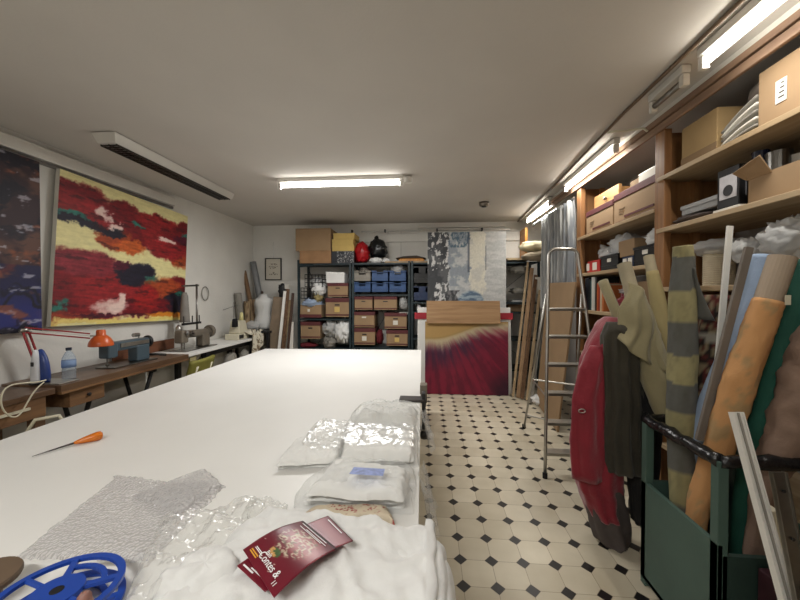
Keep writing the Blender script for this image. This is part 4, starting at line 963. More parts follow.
mb = MB(); X0,X1,Y0,Y1,Z0,Z1 = 1.56,1.90,1.08,YX(747),1.832,1.97
mb.box(X0,X1,Y0,Y1,Z0,Z0+.006).box(X0,X0+.006,Y0,Y1,Z0,Z1).box(X1-.006,X1,Y0,Y1,Z0,Z1).box(X0,X1,Y0,Y0+.006,Z0,Z1).box(X0,X1,Y1-.006,Y1,Z0,Z1)
put(mb,'box_body',m_card,t)
put(MB().hexa([(1.555,YX(772),1.96),(1.56,YX(772),1.96),(1.56,Y1,1.96),(1.555,Y1,1.96),(1.49,YX(775),2.03),(1.495,YX(775),2.035),(1.495,Y1,2.0),(1.49,Y1,1.995)]),'flap',m_card,t)
put(MB().hexa([(1.57,Y1+.001,1.96),(1.90,Y1+.001,1.96),(1.90,Y1+.007,1.96),(1.57,Y1+.007,1.96),(1.57,Y1+.02,2.02),(1.90,Y1+.02,2.02),(1.90,Y1+.026,2.02),(1.57,Y1+.026,2.02)]),'flap',m_card,t)
for (x,y,r_,z1,lab,mt,nm) in ((1.64,YX(760,1.64),.032,2.10,'dark blue tin standing in the open carton',mat('dark_blue_tin',(24,30,52),.25),'paint_tin'),(1.66,YX(778,1.66),.045,2.07,'silver-grey tin beside the dark blue tin',m_steel,'paint_tin'),(1.72,YX(800,1.72),.045,2.04,'pale round tin nearest the camera in the open carton',m_wmetal,'paint_tin')):
    t = thing(nm,lab,'tin',(x,y,1.84)); put(MB().lathe([(0,0),(r_,0),(r_,z1-1.84),(0,z1-1.84)],(x,y,1.84),None,24),'tin_body',mt,t)
    put(MB().lathe([(0,0),(r_*1.04,0),(r_*1.04,.012),(0,.012)],(x,y,z1-.004),None,24),'lid',mt,t)
# --- near bay, third shelf (1.45) : spool and bags
def spool(y,z0,r_,h,lab):
    t = thing('rope_spool',lab,'spool',(1.66,y,z0))
    pr = [(0,0),(r_*.9,0)]
    n_=int(h/.012)
    for i in range(n_): pr += [(r_,.004+i*.012),(r_*.965,.010+i*.012)]
    pr += [(r_*.9,h),(0,h)]
    put(MB().lathe(pr,(1.66,y,z0),None,32),'wound_cord',mat('cream_cord',(196,184,160),.8),t)
    return t
ys_ = PX(719,260,1.66).y
spool(ys_,1.452,.072,.20,'cream cord wound on a spool, wrapped in clear film on the third shelf')
mb = MB(); mb.blob((1.65,ys_-.01,1.67),.12,.13,.045,4,.3,7); tag(put(mb,'plastic_wrap_bundle',m_film2,smooth=True),'crumpled clear plastic on top of the cream cord spool','plastic')
for (px,py,x,s,lab) in ((792,238,1.60,.085,'crumpled clear plastic bag at the right edge above the cardboard tube'),(748,250,1.58,.06,'clear plastic film bunched between the spool and the blue roll')):
    p = PX(px,py,x); tag(put(MB().blob(p,s*1.1,s*1.2,s,int(px),.35,7,flat=False),'plastic_bag',m_film2,smooth=True),lab,'bag')
tag(put(MB().box(1.60,1.9,1.10,1.40,1.452,1.55),'storage_box',m_greycloth,bevel=.01),'grey box at the near end of the third shelf, beneath the plastic bag','box')

# --- middle bay, top shelf 1.975
def redbox(label, y0, y1, z0, z1, x0=1.53):
    t = thing('archive_box', label, 'box', (x0+.2,(y0+y1)/2,z0+.001))
    zl = z0+(z1-z0)*.78
    put(MB().box(x0+.005,x0+.40,y0+.004,y1-.004,z0+.001,zl),'box_body',m_card,t,bevel=.003)
    put(MB().box(x0,x0+.405,y0,y1,zl,z1),'lid',m_cardr,t,bevel=.004)
    put(MB().box(x0+.001,x0+.005,y0+.05,y0+(y1-y0)*.72,z0+.035,z0+.05),'band',m_cardband,t)
    put(MB().box(x0+.001,x0+.005,y0+.004,y1-.004,z0+.004,z0+.016),'band',m_cardband,t)
    for k in range(3): put(MB().box(x0+.002,x0+.005,y1-.14-.03*k*.3,y1-.08,z0+.07+.02*k,z0+.076+.02*k),'print_line',m_cardd,t)
    return t
ya_ = PX(613,200,1.53).y
redbox('long archive box with dark red lid, nearer one on the middle bay top shelf',2.41,ya_-.005,1.975,2.22)
redbox('archive box with dark red lid, farther one on the middle bay top shelf',ya_+.005,3.46,1.975,2.20)
def flat(label,name,cat,x0,x1,y0,y1,z0,z1,mt): return tag(put(MB().box(x0,x1,y0,y1,z0+.001,z1),name,mt,bevel=.002),label,cat)
t = cbox('white box file lying on the nearer archive box',1.56,1.86,2.42,2.68,2.22,2.29,m_paper,name='box_file')
put(MB().lathe([(0,0),(.013,0),(.013,.002),(0,.002)],(1.558,2.47,2.26),Matrix.Rotation(-PI/2,3,'Y'),14),'finger_hole',m_black,t)
flat('crumpled brown packet beside the white box file','brown_packet','packet',1.58,1.84,2.70,2.82,2.22,2.285,m_cardd)
for k,(z,y0,y1) in enumerate(((2.30,2.60,3.3),(2.33,2.42,2.75))):
    flat('thin pale tray rim stacked %s over the archive boxes'%['left','right'][k],'metal_tray','tray',1.57,1.88,y0 if k==0 else 2.43,y1 if k==0 else 2.70,2.205 if k==0 else 2.291,2.212 if k==0 else 2.30,m_alu)
t = thing('wooden_tray','orange wooden drawer-like tray tilted on the farther archive box','drawer',(1.7,3.2,2.214))
fp = put(MB().box(1.60,1.625,3.02,3.44,2.214,2.34),'front_panel',m_pine,t); put(MB().box(1.625,1.9,3.40,3.42,2.214,2.32),'side_panel',m_pine,t); put(MB().box(1.625,1.9,3.03,3.05,2.214,2.32),'side_panel',m_pine,t)
put(MB().lathe([(0,0),(.012,0),(.016,.02),(0,.025)],(1.60,3.22,2.27),Matrix.Rotation(-PI/2,3,'Y'),12),'knob',m_steel,fp)
# --- middle bay, second shelf 1.61
def yat(px, x=1.53): return PX(px, 260, x).y
def crate2(label,y0,y1,z0,z1,mt):
    t = thing('plastic_crate',label,'crate',(1.7,(y0+y1)/2,z0+.001))
    mb = MB(); x0,x1 = 1.53,1.88
    mb.box(x0,x1,y0,y1,z0+.001,z0+.01).box(x0,x0+.008,y0,y1,z0+.001,z1).box(x1-.008,x1,y0,y1,z0,z1).box(x0,x1,y0,y0+.008,z0,z1).box(x0,x1,y1-.008,y1,z0,z1)
    put(mb,'crate_body',mt,t); put(MB().box(x0-.008,x0,y0-.003,y1+.003,z1-.018,z1).box(x0-.005,x0,y0,y1,z0+.04,z0+.05),'rim',mt,t)
    put(MB().box(x0-.004,x0-.001,(y0+y1)/2-.03,(y0+y1)/2+.03,z1-.06,z1-.03),'paper_label',m_paper,t)
    return t
crate2('black plastic crate at the near end of the middle bay second shelf',2.41,yat(634),1.61,1.75,m_blackp)
t = cbox('blue and white printed carton under a plain cardboard box',1.54,1.85,yat(632),yat(620)-.01,1.61,1.70,m_dblue,name='printed_box')
put(MB().box(1.536,1.539,yat(631),yat(627),1.63,1.685),'paper_label',m_paper,t); put(MB().box(1.536,1.539,yat(625.5),yat(622),1.63,1.685),'paper_label',m_paper,t)
cbox('plain cardboard box on the blue and white carton',1.54,1.85,yat(634)+.02,yat(617),1.70,1.83,m_card)
crate2('black plastic crate in the middle of the middle bay second shelf, under white bags',yat(618.5),yat(601),1.61,1.74,m_blackp)
t = cbox('red and white carton at the far end of the middle bay second shelf',1.53,1.85,yat(599.5),yat(586)-.03,1.61,1.72,mat('red_carton',(176,36,32),.6))
yy = yat(595); put(MB().box(1.526,1.529,yy-.04,yy+.04,1.63,1.70),'white_panel_print',m_paper,t); put(MB().box(1.526,1.529,yat(588.5)-.02,yat(588.5)+.03,1.63,1.70),'white_panel_print',m_paper,t)
for (y,z,s,lab) in ((yat(608),1.81,.11,'white plastic bag heaped in the middle black crate'),(yat(595)-.02,1.77,.085,'white and pink plastic bag on the red and white carton'),(yat(644),1.80,.09,'white cloth heaped in the near black crate')):
    tag(put(MB().blob((1.68,y,z),.12,s*1.1,s*.95,int(y*50),.35,6),'plastic_bag' if 'bag' in lab else 'white_cloth',m_film2 if 'bag' in lab else m_cloth,smooth=True),lab,'bag' if 'bag' in lab else 'cloth')
    tag(put(MB().blob((1.68,y,z-.01),.09,s*.8,s*.75,int(y*50)+3,.35,6),'white_cloth',m_cloth,smooth=True),lab.replace('plastic bag','cloth stuffed inside the plastic bag').replace('cloth heaped','folded cloth under the heap'),'cloth')
# --- middle bay, third shelf 1.255: books
yb_ = 3.46
bc = [((28,30,34),.30,.035),((30,40,56),.31,.03),((24,24,26),.29,.04),((40,70,72),.28,.025),((206,204,198),.31,.045),((190,188,180),.30,.02),((26,26,28),.31,.03),((176,84,40),.25,.03),((150,40,36),.24,.025),((196,180,150),.24,.03),((190,110,60),.23,.03)]
cn = ['black','navy','charcoal','teal','white','off-white','glossy black','orange-brown','red','cream','terracotta']
for i,(c,h,w_) in enumerate(bc):
    t = thing('book','%s book standing in the row on the third shelf of the middle bay'%cn[i],'book',(1.62,yb_-w_/2,1.256),'books on the third shelf')
    cv = put(MB().box(1.525,1.72,yb_-w_,yb_-.001,1.256,1.256+h),'cover',mat('cover_'+cn[i].replace(' ','_'),c,.5),t,bevel=.002)
    put(MB().box(1.53,1.718,yb_-w_+.003,yb_-.004,1.256+h-.001,1.256+h+.001),'pages',m_paper,t)
    yb_ -= w_+.002
tag(put(MB().blob((1.66,2.90,1.34),.12,.13,.08,8,.3,5),'red_cloth',m_red,smooth=True),'red folded cloth beside the books','cloth')
tag(put(MB().blob((1.63,2.80,1.435),.11,.12,.045,9,.3,5),'plastic_bag',m_film2,smooth=True),'white plastic packet lying on the red cloth by the books','packet')
cbox('brown box on the third shelf behind the beige roll',1.56,1.88,2.45,2.68,1.255,1.50,m_cardd)
for k,(y0,y1,h,c) in enumerate(((3.1,3.46,.22,(40,36,36)),(2.7,3.05,.25,(60,50,44)))):
    cbox('dark storage box on the low shelf of the middle bay, %s one'%['farther','nearer'][k],1.55,1.9,y0,y1,.85,.85+h,mat('dark_box_%d'%k,c,.8))

# ---------- COATS ----------
t = thing('coat_rack','black coat rail sticking out from the shelving, mostly hidden by coats','coat rack',(1.2,2.1,1.2))
put(MB().tube([(1.50,2.355,1.30),(1.38,2.25,1.31),(1.13,2.05,1.28)],.012,8),'rail',m_black,t,smooth=True)
put(MB().box(1.488,1.50,2.33,2.38,1.26,1.34),'bracket',m_black,t)
def garment(name,label,Y,rows,ry,mt,seed,part='coat_body',folds=5,amp=.12,parent=None):
    """rows: (pxL, pxR, py) silhouette at depth Y"""
    R = []
    for (l,r_,y) in rows:
        a = PY(l,y,Y); b = PY(r_,y,Y); R.append(((a.x+b.x)/2,(b.x-a.x)/2,a.z))
    # resample
    RR = []
    for i in range(len(R)-1):
        for k in range(6):
            f = k/6; RR.append(tuple(R[i][q]*(1-f)+R[i+1][q]*f for q in range(3)))
    RR.append(R[-1]); n = 40; mb = MB()
    for j,(cx,rx,z) in enumerate(RR):
        e = min(1,.5+j/6)
        for k in range(n):
            th = 2*PI*k/n
            f = 1+amp*math.sin(folds*th+seed+2.5*fb((j*.06,seed,0)))*min(1,j/10)*.6+amp*.8*fb((math.cos(th)*2,math.sin(th)*2,j*.09+seed))
            mb.v.append(Vector((cx+rx*math.cos(th)*(1+(f-1)*.5), Y+ry*e*math.sin(th)*f, z)))
    for j in range(len(RR)-1):
        for k in range(n): mb.f.append([j*n+k,j*n+(k+1)%n,(j+1)*n+(k+1)%n,(j+1)*n+k])
    mb.f.append(list(range(n))); mb.f.append([(len(RR)-1)*n+k for k in range(n)])
    if parent is None:
        z0 = min(v.z for v in mb.v); parent = thing(name,label,'coat',(R[0][0],Y,z0))
    put(mb,part,mt,parent,smooth=True)
    return parent
t = garment('red_coat','crimson red coat hanging at the left of the coats beside the ladder',2.02,[(606,618,317),(598,622,326),(590,624,340),(582,624,360),(577,624,392),(574,624,430),(574,622,462),(577,621,485),(583,620,500),(588,620,512)],.105,m_red,1,folds=9,amp=.16)
garment('','',1.955,[(590,607,346),(579,606,368),(573,605,400),(571,605,440),(573,606,478)],.05,m_red,4,part='sleeve',folds=5,amp=.25,parent=t)
p = PY(582,411,1.89)
put(MB().tube([p+Vector((.017*math.cos(a*PI/8),0,.010*math.sin(a*PI/8))) for a in range(16)],.003,6,closed=True),'metal_ring',m_alu,t,smooth=True)
garment('olive_coat','dark olive coat hanging between the red and black coats',1.93,[(607,632,322),(602,640,336),(602,642,370),(602,643,410),(603,644,445),(605,644,470)],.07,m_olive,7,folds=11,amp=.28)
garment('black_coat','black coat hanging nearest the beige rolls',1.96,[(622,650,322),(622,664,350),(626,660,420),(630,656,470),(632,652,500),(634,648,522)],.075,m_blk,9,folds=9,amp=.25)
garment('grey_coat','dark grey quilted garment hanging lowest, almost touching the floor',2.01,[(590,622,478),(586,623,492),(587,626,508),(590,629,524),(594,628,536),(602,622,542)],.085,m_grey,12,folds=7,amp=.16)

# ---------- GREEN BIN WITH FABRIC ROLLS ----------
bx0,bx1,by0,by1 = 1.04,1.46,1.30,1.74
t = thing('roll_bin','green wooden bin with corner posts holding the fabric rolls','bin',(1.25,1.52,0))
put(MB().box(bx0,bx0+.018,by0,by1,.03,.50),'side_panel',m_green,t,bevel=.002)
put(MB().box(bx1-.018,bx1,by0,by1,.03,.50),'side_panel',m_green,t,bevel=.002)
put(MB().box(bx0+.018,bx1-.018,by0,by0+.018,.03,.46),'front_panel',mat('dark_green_board',(34,52,46),.6),t)
put(MB().box(bx0+.018,bx1-.018,by1-.018,by1,.03,.50),'back_panel',m_green,t)
put(MB().box(bx0,bx1,by0,by1,.03,.05),'base',m_green,t)
for (x,y) in ((bx0,by0),(bx1-.035,by0),(bx0,by1-.035),(bx1-.035,by1-.035)): put(MB().box(x,x+.035,y,y+.035,0,.80),'post',m_green,t,bevel=.002)
rim = MB()
C4 = [(bx0+.01,by0+.01),(bx1-.01,by0+.01),(bx1-.01,by1-.01),(bx0+.01,by1-.01)]
for i in range(4):
    a = C4[i]; b = C4[(i+1)%4]; m_ = 14
    P_ = [Vector((a[0]+(b[0]-a[0])*k/m_, a[1]+(b[1]-a[1])*k/m_, .80+.008*fb((i,k*.6,2)))) for k in range(m_+1)]
    rim.tube(P_,[.022+.008*abs(fb((k*.9,i,1))) for k in range(m_+1)],10)
put(rim,'wrapped_rim',mat('black_film_wrap',(20,20,22),.25,var=.3,bump=.5,bscale=40),t,smooth=True)

def path_roll(name,label,pts,rs,mt,part='fabric',cf=None,tube=None,cat='fabric roll',folds=.06,seed=0,ell=None,spiral=True):
    """pts: list of (px,py,Y); rs radii"""
    P_ = [PY(*q) for q in pts]; t = thing(name,label,cat,P_[-1] if P_[-1].z < P_[0].z else P_[0])
    Q = []; R = []; m_ = 12
    for i in range(len(P_)-1):
        for k in range(m_): f = k/m_; Q.append(P_[i]*(1-f)+P_[i+1]*f); R.append(rs[i]*(1-f)+rs[i+1]*f)
    Q.append(P_[-1]); R.append(rs[-1])
    # smooth the path
    for _ in range(4): Q = [Q[0]]+[(Q[i-1]+Q[i]*2+Q[i+1])/4 for i in range(1,len(Q)-1)]+[Q[-1]]
    L_ = len(Q)
    put(MB().tube(Q,R,28,True,lambda u,th:1+folds*fb((u*9+seed,math.cos(th)*1.5,math.sin(th)*1.5+seed))+folds*.5*math.sin(th*3+u*11+seed)),part,mt,t,smooth=True,cf=cf)
    if tube:
        d = (Q[0]-Q[1]).normalized(); a = Q[0]-d*.05; b = Q[0]+d*tube[0]
        put(MB().tube([a,b],tube[1],24),'cardboard_tube',tube[2],t,smooth=False)
        put(MB().tube([b+d*.0004,b+d*.001],tube[1]*.8,24),'tube_hollow',m_black,t)
    else:
        d = (Q[0]-Q[1]).normalized(); put(MB().tube([Q[0]+d*.0004,Q[0]+d*.001],R[0]*.35,16),'core_hole',m_black,t)
    return t
m_tubeb = mat('beige_paper_tube',(150,140,116),.8)
path_roll('fabric_roll','thin beige roll leaning left with a cut end, farthest left of the rolls',[(603,281,2.12),(632,350,1.95),(662,415,1.80),(688,470,1.70),(694,540,1.67)],[.028,.027,.027,.026,.026],m_beige,seed=1)
t = path_roll('fabric_roll','beige roll with loose cloth hanging off its tube like a cape',[(632,292,2.0),(640,320,1.95),(652,360,1.88),(668,410,1.79),(684,455,1.70),(692,520,1.69)],[.034,.062,.068,.058,.040,.03],m_beige,tube=(.17,.036,m_tubeb),seed=2,folds=.14)
cape = MB()
def capef(u,v):
    a = PY(628,282,1.93); b = PY(613,334,1.88); c_ = PY(648,296,1.90); d = PY(664,372,1.80)
    p = (a*(1-u)+c_*u)*(1-v)+(b*(1-u)+d*u)*v
    p.y -= .035*math.sin(u*PI)*(1-v*.3)+.016*math.sin(u*17+v*4)*v; p.x += .012*math.sin(v*9+u*5); p.z -= .02*math.sin(u*PI)*v; return p
put(cape.grid(capef,40,30),'loose_cloth',m_beige,t,smooth=True,solid=.004)
path_roll('fabric_roll','yellowish khaki roll with a bare tube end behind the draped beige one',[(652,272,2.10),(662,320,2.02),(672,380,1.92),(684,440,1.80),(690,500,1.71)],[.032,.042,.040,.034,.03],m_khaki,tube=(.10,.028,m_tubeb),seed=5)
SB = [PY(683,q,1.65).z for q in (257,290,322,354,381,408,436,466,500,540)]
def stripes(v, i):
    k = sum(1 for z in SB if v.z < z)
    a = (90,90,86) if k % 2 == 1 else (146,138,100)
    return lin(mixc(a,(60,58,46),.3*abs(fb((v.x*30,v.y*30,v.z*9)))))
tst = path_roll('fabric_roll','thick upright roll with broad grey and olive-yellow stripes',[(683,246,1.66),(684,262,1.66),(682,300,1.65),(682,340,1.65),(682,370,1.64),(682,400,1.63),(682,435,1.63),(682,470,1.62),(683,540,1.61),(683,620,1.61)],[.036,.042,.050,.054,.056,.056,.054,.050,.047,.046],m_vcf,cf=stripes,seed=7,folds=.07)
put(MB().grid(lambda u,v: PY(692+u*22*v**1.4,266+v*52+u*3,1.62)+Vector((0,.02*math.sin(u*6),0)),8,12),'loose_cloth',mat('grey_stripe_cloth',(86,86,82),.9),tst,smooth=True,solid=.004)
def carpet(v, i):
    a = fb((v.x*34,v.y*34,v.z*30)); b = fb((v.x*60,v.y*60,v.z*55+4))
    c = (32,25,22) if a < .10 else (128,114,90)
    if b > .32: c = (88,36,32)
    if abs((v.z-1.20)) < .016 : c = (140,136,126)
    return lin(c)
PT = [(716,296,1.78),(714,350,1.76),(711,400,1.74),(708,452,1.71),(706,560,1.70)]
path_roll('carpet_roll','dark flowered fabric roll tied with a pale band, behind the grey plank',PT,[.060,.062,.060,.056,.03],m_vcf,cf=carpet,seed=11,folds=.03)
tag(put(MB().bar(PY(730,226,1.66),PY(702,540,1.62),.026,.010,up=(0,1,0)),'white_batten',m_wmetal,bevel=.002),'white flat batten standing among the rolls by the cream spool','batten')
tag(put(MB().bar(PY(749,247,1.47),PY(699,440,1.50),.030,.014,up=(0,1,0)),'grey_plank',mat('grey_brown_plank',(112,104,96),.7),bevel=.002),'grey-brown plank leaning left of the light blue roll','plank')
path_roll('fabric_roll','light blue fabric roll bending down into the bin behind the orange roll',[(764,256,1.53),(752,300,1.53),(731,350,1.54),(709,400,1.56),(694,448,1.60),(680,500,1.65),(672,560,1.68)],[.040,.042,.038,.034,.032,.029,.027],m_lblue,seed=13,folds=.08)
def ochre(v,i): 
    k = fb((v.x*14,v.y*14,v.z*10)); return lin(mixc((188,140,92),(146,128,94),sm(.2,.5,k)*.6))
tor = path_roll('fabric_roll','ochre orange fabric roll on a grey cardboard tube, leaning right',[(768,300,1.42),(751,350,1.43),(734,400,1.45),(715,455,1.49),(699,505,1.53),(690,560,1.56)],[.046,.050,.051,.047,.040,.036],m_vcf,tube=(.17,.041,m_tube),cf=ochre,seed=17,folds=.12)
p = PY(787,300,1.365); put(MB().box(p.x-.008,p.x+.010,p.y-.004,p.y,p.z-.018,p.z+.018),'care_label',m_cream,tor)
path_roll('fabric_roll','dark green fabric roll at the right behind the orange one',[(806,262,1.45),(793,310,1.45),(776,370,1.45),(760,430,1.45),(748,500,1.46),(742,560,1.47)],[.05,.052,.052,.048,.045,.042],m_dgreen,seed=19)
path_roll('fabric_roll','taupe brown loose cloth bundle at the right edge over the bin',[(838,300,1.36),(826,350,1.35),(806,400,1.35),(782,445,1.36),(764,495,1.38),(756,560,1.39)],[.07,.085,.08,.06,.035,.035],m_taupe,seed=23,folds=.18)
# cloth and bag in front of the bin
tag(put(MB().box(1.16,1.30,1.20,1.285,.02,.44),'maroon_folder',mat('maroon_board',(52,20,30),.6),bevel=.004),'dark maroon board standing in front of the green bin','board')
tag(put(MB().blob((1.20,1.10,.33),.075,.08,.10,5,.5,8,ridge=True,flat=False),'black_plastic_bag',mat('black_crinkled_film',(24,22,24),.2,var=.3,bump=.6,bscale=30),smooth=True),'crumpled black plastic bag in front of the bin, behind the metal rail','bag')
tag(put(MB().box(1.12,1.30,1.02,1.18,.0,.24),'storage_box',mat('black_card',(30,28,30),.8),bevel=.006),'low black box on the floor below the crumpled black bag','box')
def rail(label,a,b,w,d,mt):
    t = thing('metal_rail',label,'rail',(b.x,b.y,0)); u = Vector((0,1,0))
    dd = (b-a).normalized(); r = dd.cross(u).normalized(); uu = r.cross(dd)
    put(MB().bar(a,b,w,d*.4,up=u),'web',mt,t)
    for s in (-1,1): put(MB().bar(a+r*s*(w/2-.002)+uu*0,b+r*s*(w/2-.002),.004,d,up=u),'flange',mt,t)
    return a,dd,r,uu,t
a = PY(736,412,1.24); b = PY(853,803,.935); b.z=.012; rail('white aluminium rail leaning on the bin, the longer one',a,b,.034,.022,m_wmetal)
m = MB().bar(a+Vector((0,-.008,0)),b+Vector((0,-.008,0)),.006,.004,up=(0,1,0)); put(m,'groove',m_greycloth,bpy.data.objects['metal_rail'])
a = PY(778,472,1.10); b = PY(846,790,.96); b.z=.012
a_,dd,r,uu,t = rail('perforated grey steel rail leaning at the right edge, the shorter one',a,b,.040,.016,m_steel)
for k in range(5): c_ = a_+dd*(.05+.13*k)+Vector((0,-.006,0)); put(MB().tube([c_,c_+Vector((0,-.003,0))],.005,10),'hole',m_black,t)
tag(put(MB().bar(PY(766,505,1.27)+Vector((0,-.02,0)),Vector((1.33,1.24,.01)),.03,.02),'wooden_lath',m_cream),'pale lath standing between the two metal rails','lath')

# ---------- ON THE CUTTING TABLE ----------
ZT0 = ZT+.001
def cushion(quad, z0, h, seed, amp=.012, fr=9, p=4, nu=60, nv=50, ridge=True, hfar=None, edge=.0, tier=0, foot=.0):
    """quad: near-left, near-right, far-right, far-left in px, all on plane z0+~"""
    q = [PZ(*c,z0+(h*.0 if i < 2 else (h*.75))) for i,c in enumerate(quad)]
    mb = MB()
    def f(u, v):
        s = 2*u-1; t_ = 2*v-1
        a = q[0]*(1-u)+q[1]*u; b = q[3]*(1-u)+q[2]*u; pt = a*(1-v)+b*v
        e = (max(0,1-abs(s)**p)*max(0,1-abs(t_)**p))**.45
        n = fb((pt.x*fr+seed, pt.y*fr, seed)); n2 = fb((pt.x*fr*2.6+seed, pt.y*fr*1.7, seed+9))
        if ridge: n = .5-abs(n)*2.2; n2 = .4-abs(n2)*1.8
        z = z0+max(0,h*e+(amp*n+amp*.5*n2)*(.25+.75*e))
        bd = abs(s)**6+abs(t_)**6
        return (pt.x+.008*n2*bd, pt.y+.008*n*bd, max(z, z0+.0005))
    return mb.grid(f, nu, nv)
def cush(name,label,cat,quad,h,mt,seed,parent=None,z0=ZT0,smooth=True,**k):
    mb = cushion(quad,z0,h,seed,**k)
    # closed underside so the piece has a body
    o = put(mb,name,mt,parent,smooth=smooth)
    return tag(o,label,cat) if parent is None else o
m_film_c = plastic('crinkled_bag_film', .13, bscale=14, bstr=.5)
m_wfab = mat('folded_white_fabric',(230,230,227),.9,var=.03,bump=.1,bscale=60)
# A farthest bag
cush('folded_fabric','folded white fabric inside the farthest plastic bag','fabric',[(352,431),(414,431),(418,403),(365,401)],.075,m_wfab,3,amp=.008)
cush('plastic_bag','crinkled clear plastic bag farthest up the table edge','plastic bag',[(343,434),(421,434),(424,402),(358,399)],.090,m_film_c,4,amp=.012,fr=8)
# C bag
def stack(label_f, quad, hs, seed):
    z = ZT0
    for i,h in enumerate(hs):
        q = [(x+(i*1.2 if k in (0,3) else -i*1.0), y-(i*3 if k<2 else i*2)) for k,(x,y) in enumerate(quad)]
        cush('folded_fabric',label_f[i],'fabric',q,h,m_wfab,seed+i,z0=z,amp=.006,p=10,ridge=False)
        z += h*.88
stack(['folded white fabric, lower layer in the middle plastic bag','folded white fabric, upper layer in the middle plastic bag'],[(340,464),(414,464),(414,432),(346,430)],[.035,.035],11)
cush('plastic_bag','clear plastic bag over folded white cloth at the table edge, second from the far one','plastic bag',[(333,468),(418,468),(419,424),(340,424)],.075,m_film_c,14,amp=.006,fr=7,p=8)
# B bag with cloth to the left
stack(['thin folded white cloth lying left of the plastic bags, lower fold','thin folded white cloth lying left of the plastic bags, upper fold'],[(275,469),(338,466),(345,436),(296,438)],[.018,.02],21)
cush('plastic_bag','loose clear plastic bag over the thin folded cloth at the left','plastic bag',[(290,462),(345,462),(356,418),(318,416)],.050,m_film_c,24,amp=.014,fr=8)
# E red-white textile under D
def toile(v,i):
    n = abs(fb((v.x*45,v.y*45,2))); m_ = fb((v.x*18,v.y*18,8))
    return lin((214,200,176) if not (n<.10 and m_>-.05) else (160,50,56))
o = cush('patterned_fabric','cream fabric printed with red sprigs under the labelled plastic bag','fabric',[(300,524),(396,526),(390,505),(312,504)],.028,m_vcf,31,amp=.003,p=10,ridge=False)
a_ = o.data.color_attributes.new('Col','FLOAT_COLOR','POINT')
for i,v in enumerate(o.data.vertices): a_.data[i].color = (*toile(v.co+o.location,i),1)
# D bag with blue label
stack(['folded white fabric, lowest layer in the labelled plastic bag','folded white fabric, middle layer in the labelled plastic bag','folded white fabric, top layer in the labelled plastic bag'],[(306,503),(405,508),(410,470),(330,464)],[.025,.025,.03],41)
t = thing('plastic_bag','flat clear plastic bag with a small blue label, nearest of the bags','plastic bag',PZ(355,490,ZT0))
cush('bag_film','','',[(294,508),(412,516),(417,464),(330,459)],.080,m_film_c,44,parent=t,amp=.006,fr=7,p=10)
c4 = [PZ(349,474,.885),PZ(383,476,.885),PZ(385,469,.885),PZ(354,467,.885)]
put(MB().grid(lambda u,v: (c4[0]*(1-u)+c4[1]*u)*(1-v)+(c4[3]*(1-u)+c4[2]*u)*v,6,4),'blue_label',mat('blue_label_print',(120,136,190),.5,var=.3,scale=90),t)
# film hanging off the table edge
for k,(px,y,zz,ln,lab) in enumerate(((420,1.05,.70,.16,'loose end of clear plastic hanging off the table edge beside the labelled bag'),(420,1.62,.74,.14,'loose end of clear plastic hanging off the table edge by the farthest bag'))):
    x0 = -.035
    g = MB().grid(lambda u,v: (x0+.012+.05*v+.012*math.sin(u*9+v*5), y+.20*u+.02*math.sin(v*5), ZT+.012-(v*ln)+.01*fb((u*5,v*5,k))),20,12)
    tag(put(g,'plastic_film_end',m_film,smooth=True),lab,'plastic')
# clamp on table edge
t = thing('table_clamp','dark metal clamp with a flat plate on the right table edge','clamp',(-.06,2.0,ZT))
p = PZ(400,397,.79); q = PZ(428,399,.79)
put(MB().box(p.x,q.x-.02,1.95,2.03,ZT+.001,ZT+.016),'plate',mat('dark_brown_metal',(48,42,38),.5),t,bevel=.003)
put(MB().box(-.035,-.015,1.96,2.02,.62,.83),'upright_bar',m_black,t,bevel=.003)
put(MB().tube([(-.02,1.99,.60),(-.02,1.99,.74)],.009,10).box(-.10,-.03,1.97,2.01,.61,.625),'screw',m_steel,t)
put(MB().lathe([(0,0),(.022,0),(.026,.02),(.022,.04),(0,.045)],(-.02,1.99,.56)),'knob',m_black,t,smooth=True)
put(MB().box(-.05,-.005,2.12,2.18,.72,.84),'bracket',m_tan,t,bevel=.006)
put(MB().tube([(-.025,2.03,.70),(-.02,2.15,.78)],.012,8),'arm',m_black,t,smooth=True)

# white fabric pile overhanging
c = [PZ(150,640,.80),PZ(470,640,.80),PZ(440,533,.87),PZ(258,515,.86)]
def pile(off, zt, xr, drop, seed, amp):
    y_n, y_f = .40, .872
    def f(u, v):
        # u across left->right, last quarter hangs over the edge
        y = y_n+(y_f-y_n)*v+.012*fb((u*5,v*3,seed))-.05*u*v
        xl = -.60+.17*v+.03*fb((v*4,seed,1))
        if u < .82:
            x = xl+(xr-xl)*(u/.82); e = min(1,(u/.82)*7)**.5*min(1,(1-v)*9+.02)**.5
            n = fb((x*6+seed+.3*y*6,y*9-x*3,seed),2); n2 = fb((x*16+y*10,y*7-x*9,seed+3),2)
            w = 1-abs(n)*1.8; w2 = 1-abs(n2)*1.8
            z = ZT0+(zt-ZT0)*e*(1+.03*math.sin(u*5))+amp*(w-.5)*e+amp*.5*(w2-.5)*e
            z = max(z, ZT0+.0005)
        else:
            k = (u-.82)/.18; x = xr+.020*math.sin(min(1,k*2)*PI/2)+.006*math.sin(v*26+seed)*k; z = zt-drop*k*k-drop*.1*k
            z += amp*.3*fb((x*11+seed,y*11,seed)); z = z*1
            e = min(1,(1-v)*9+.02)**.5; z = z-(1-e)*.02
        return (x,y,z)
    return MB().grid(f,150,80)
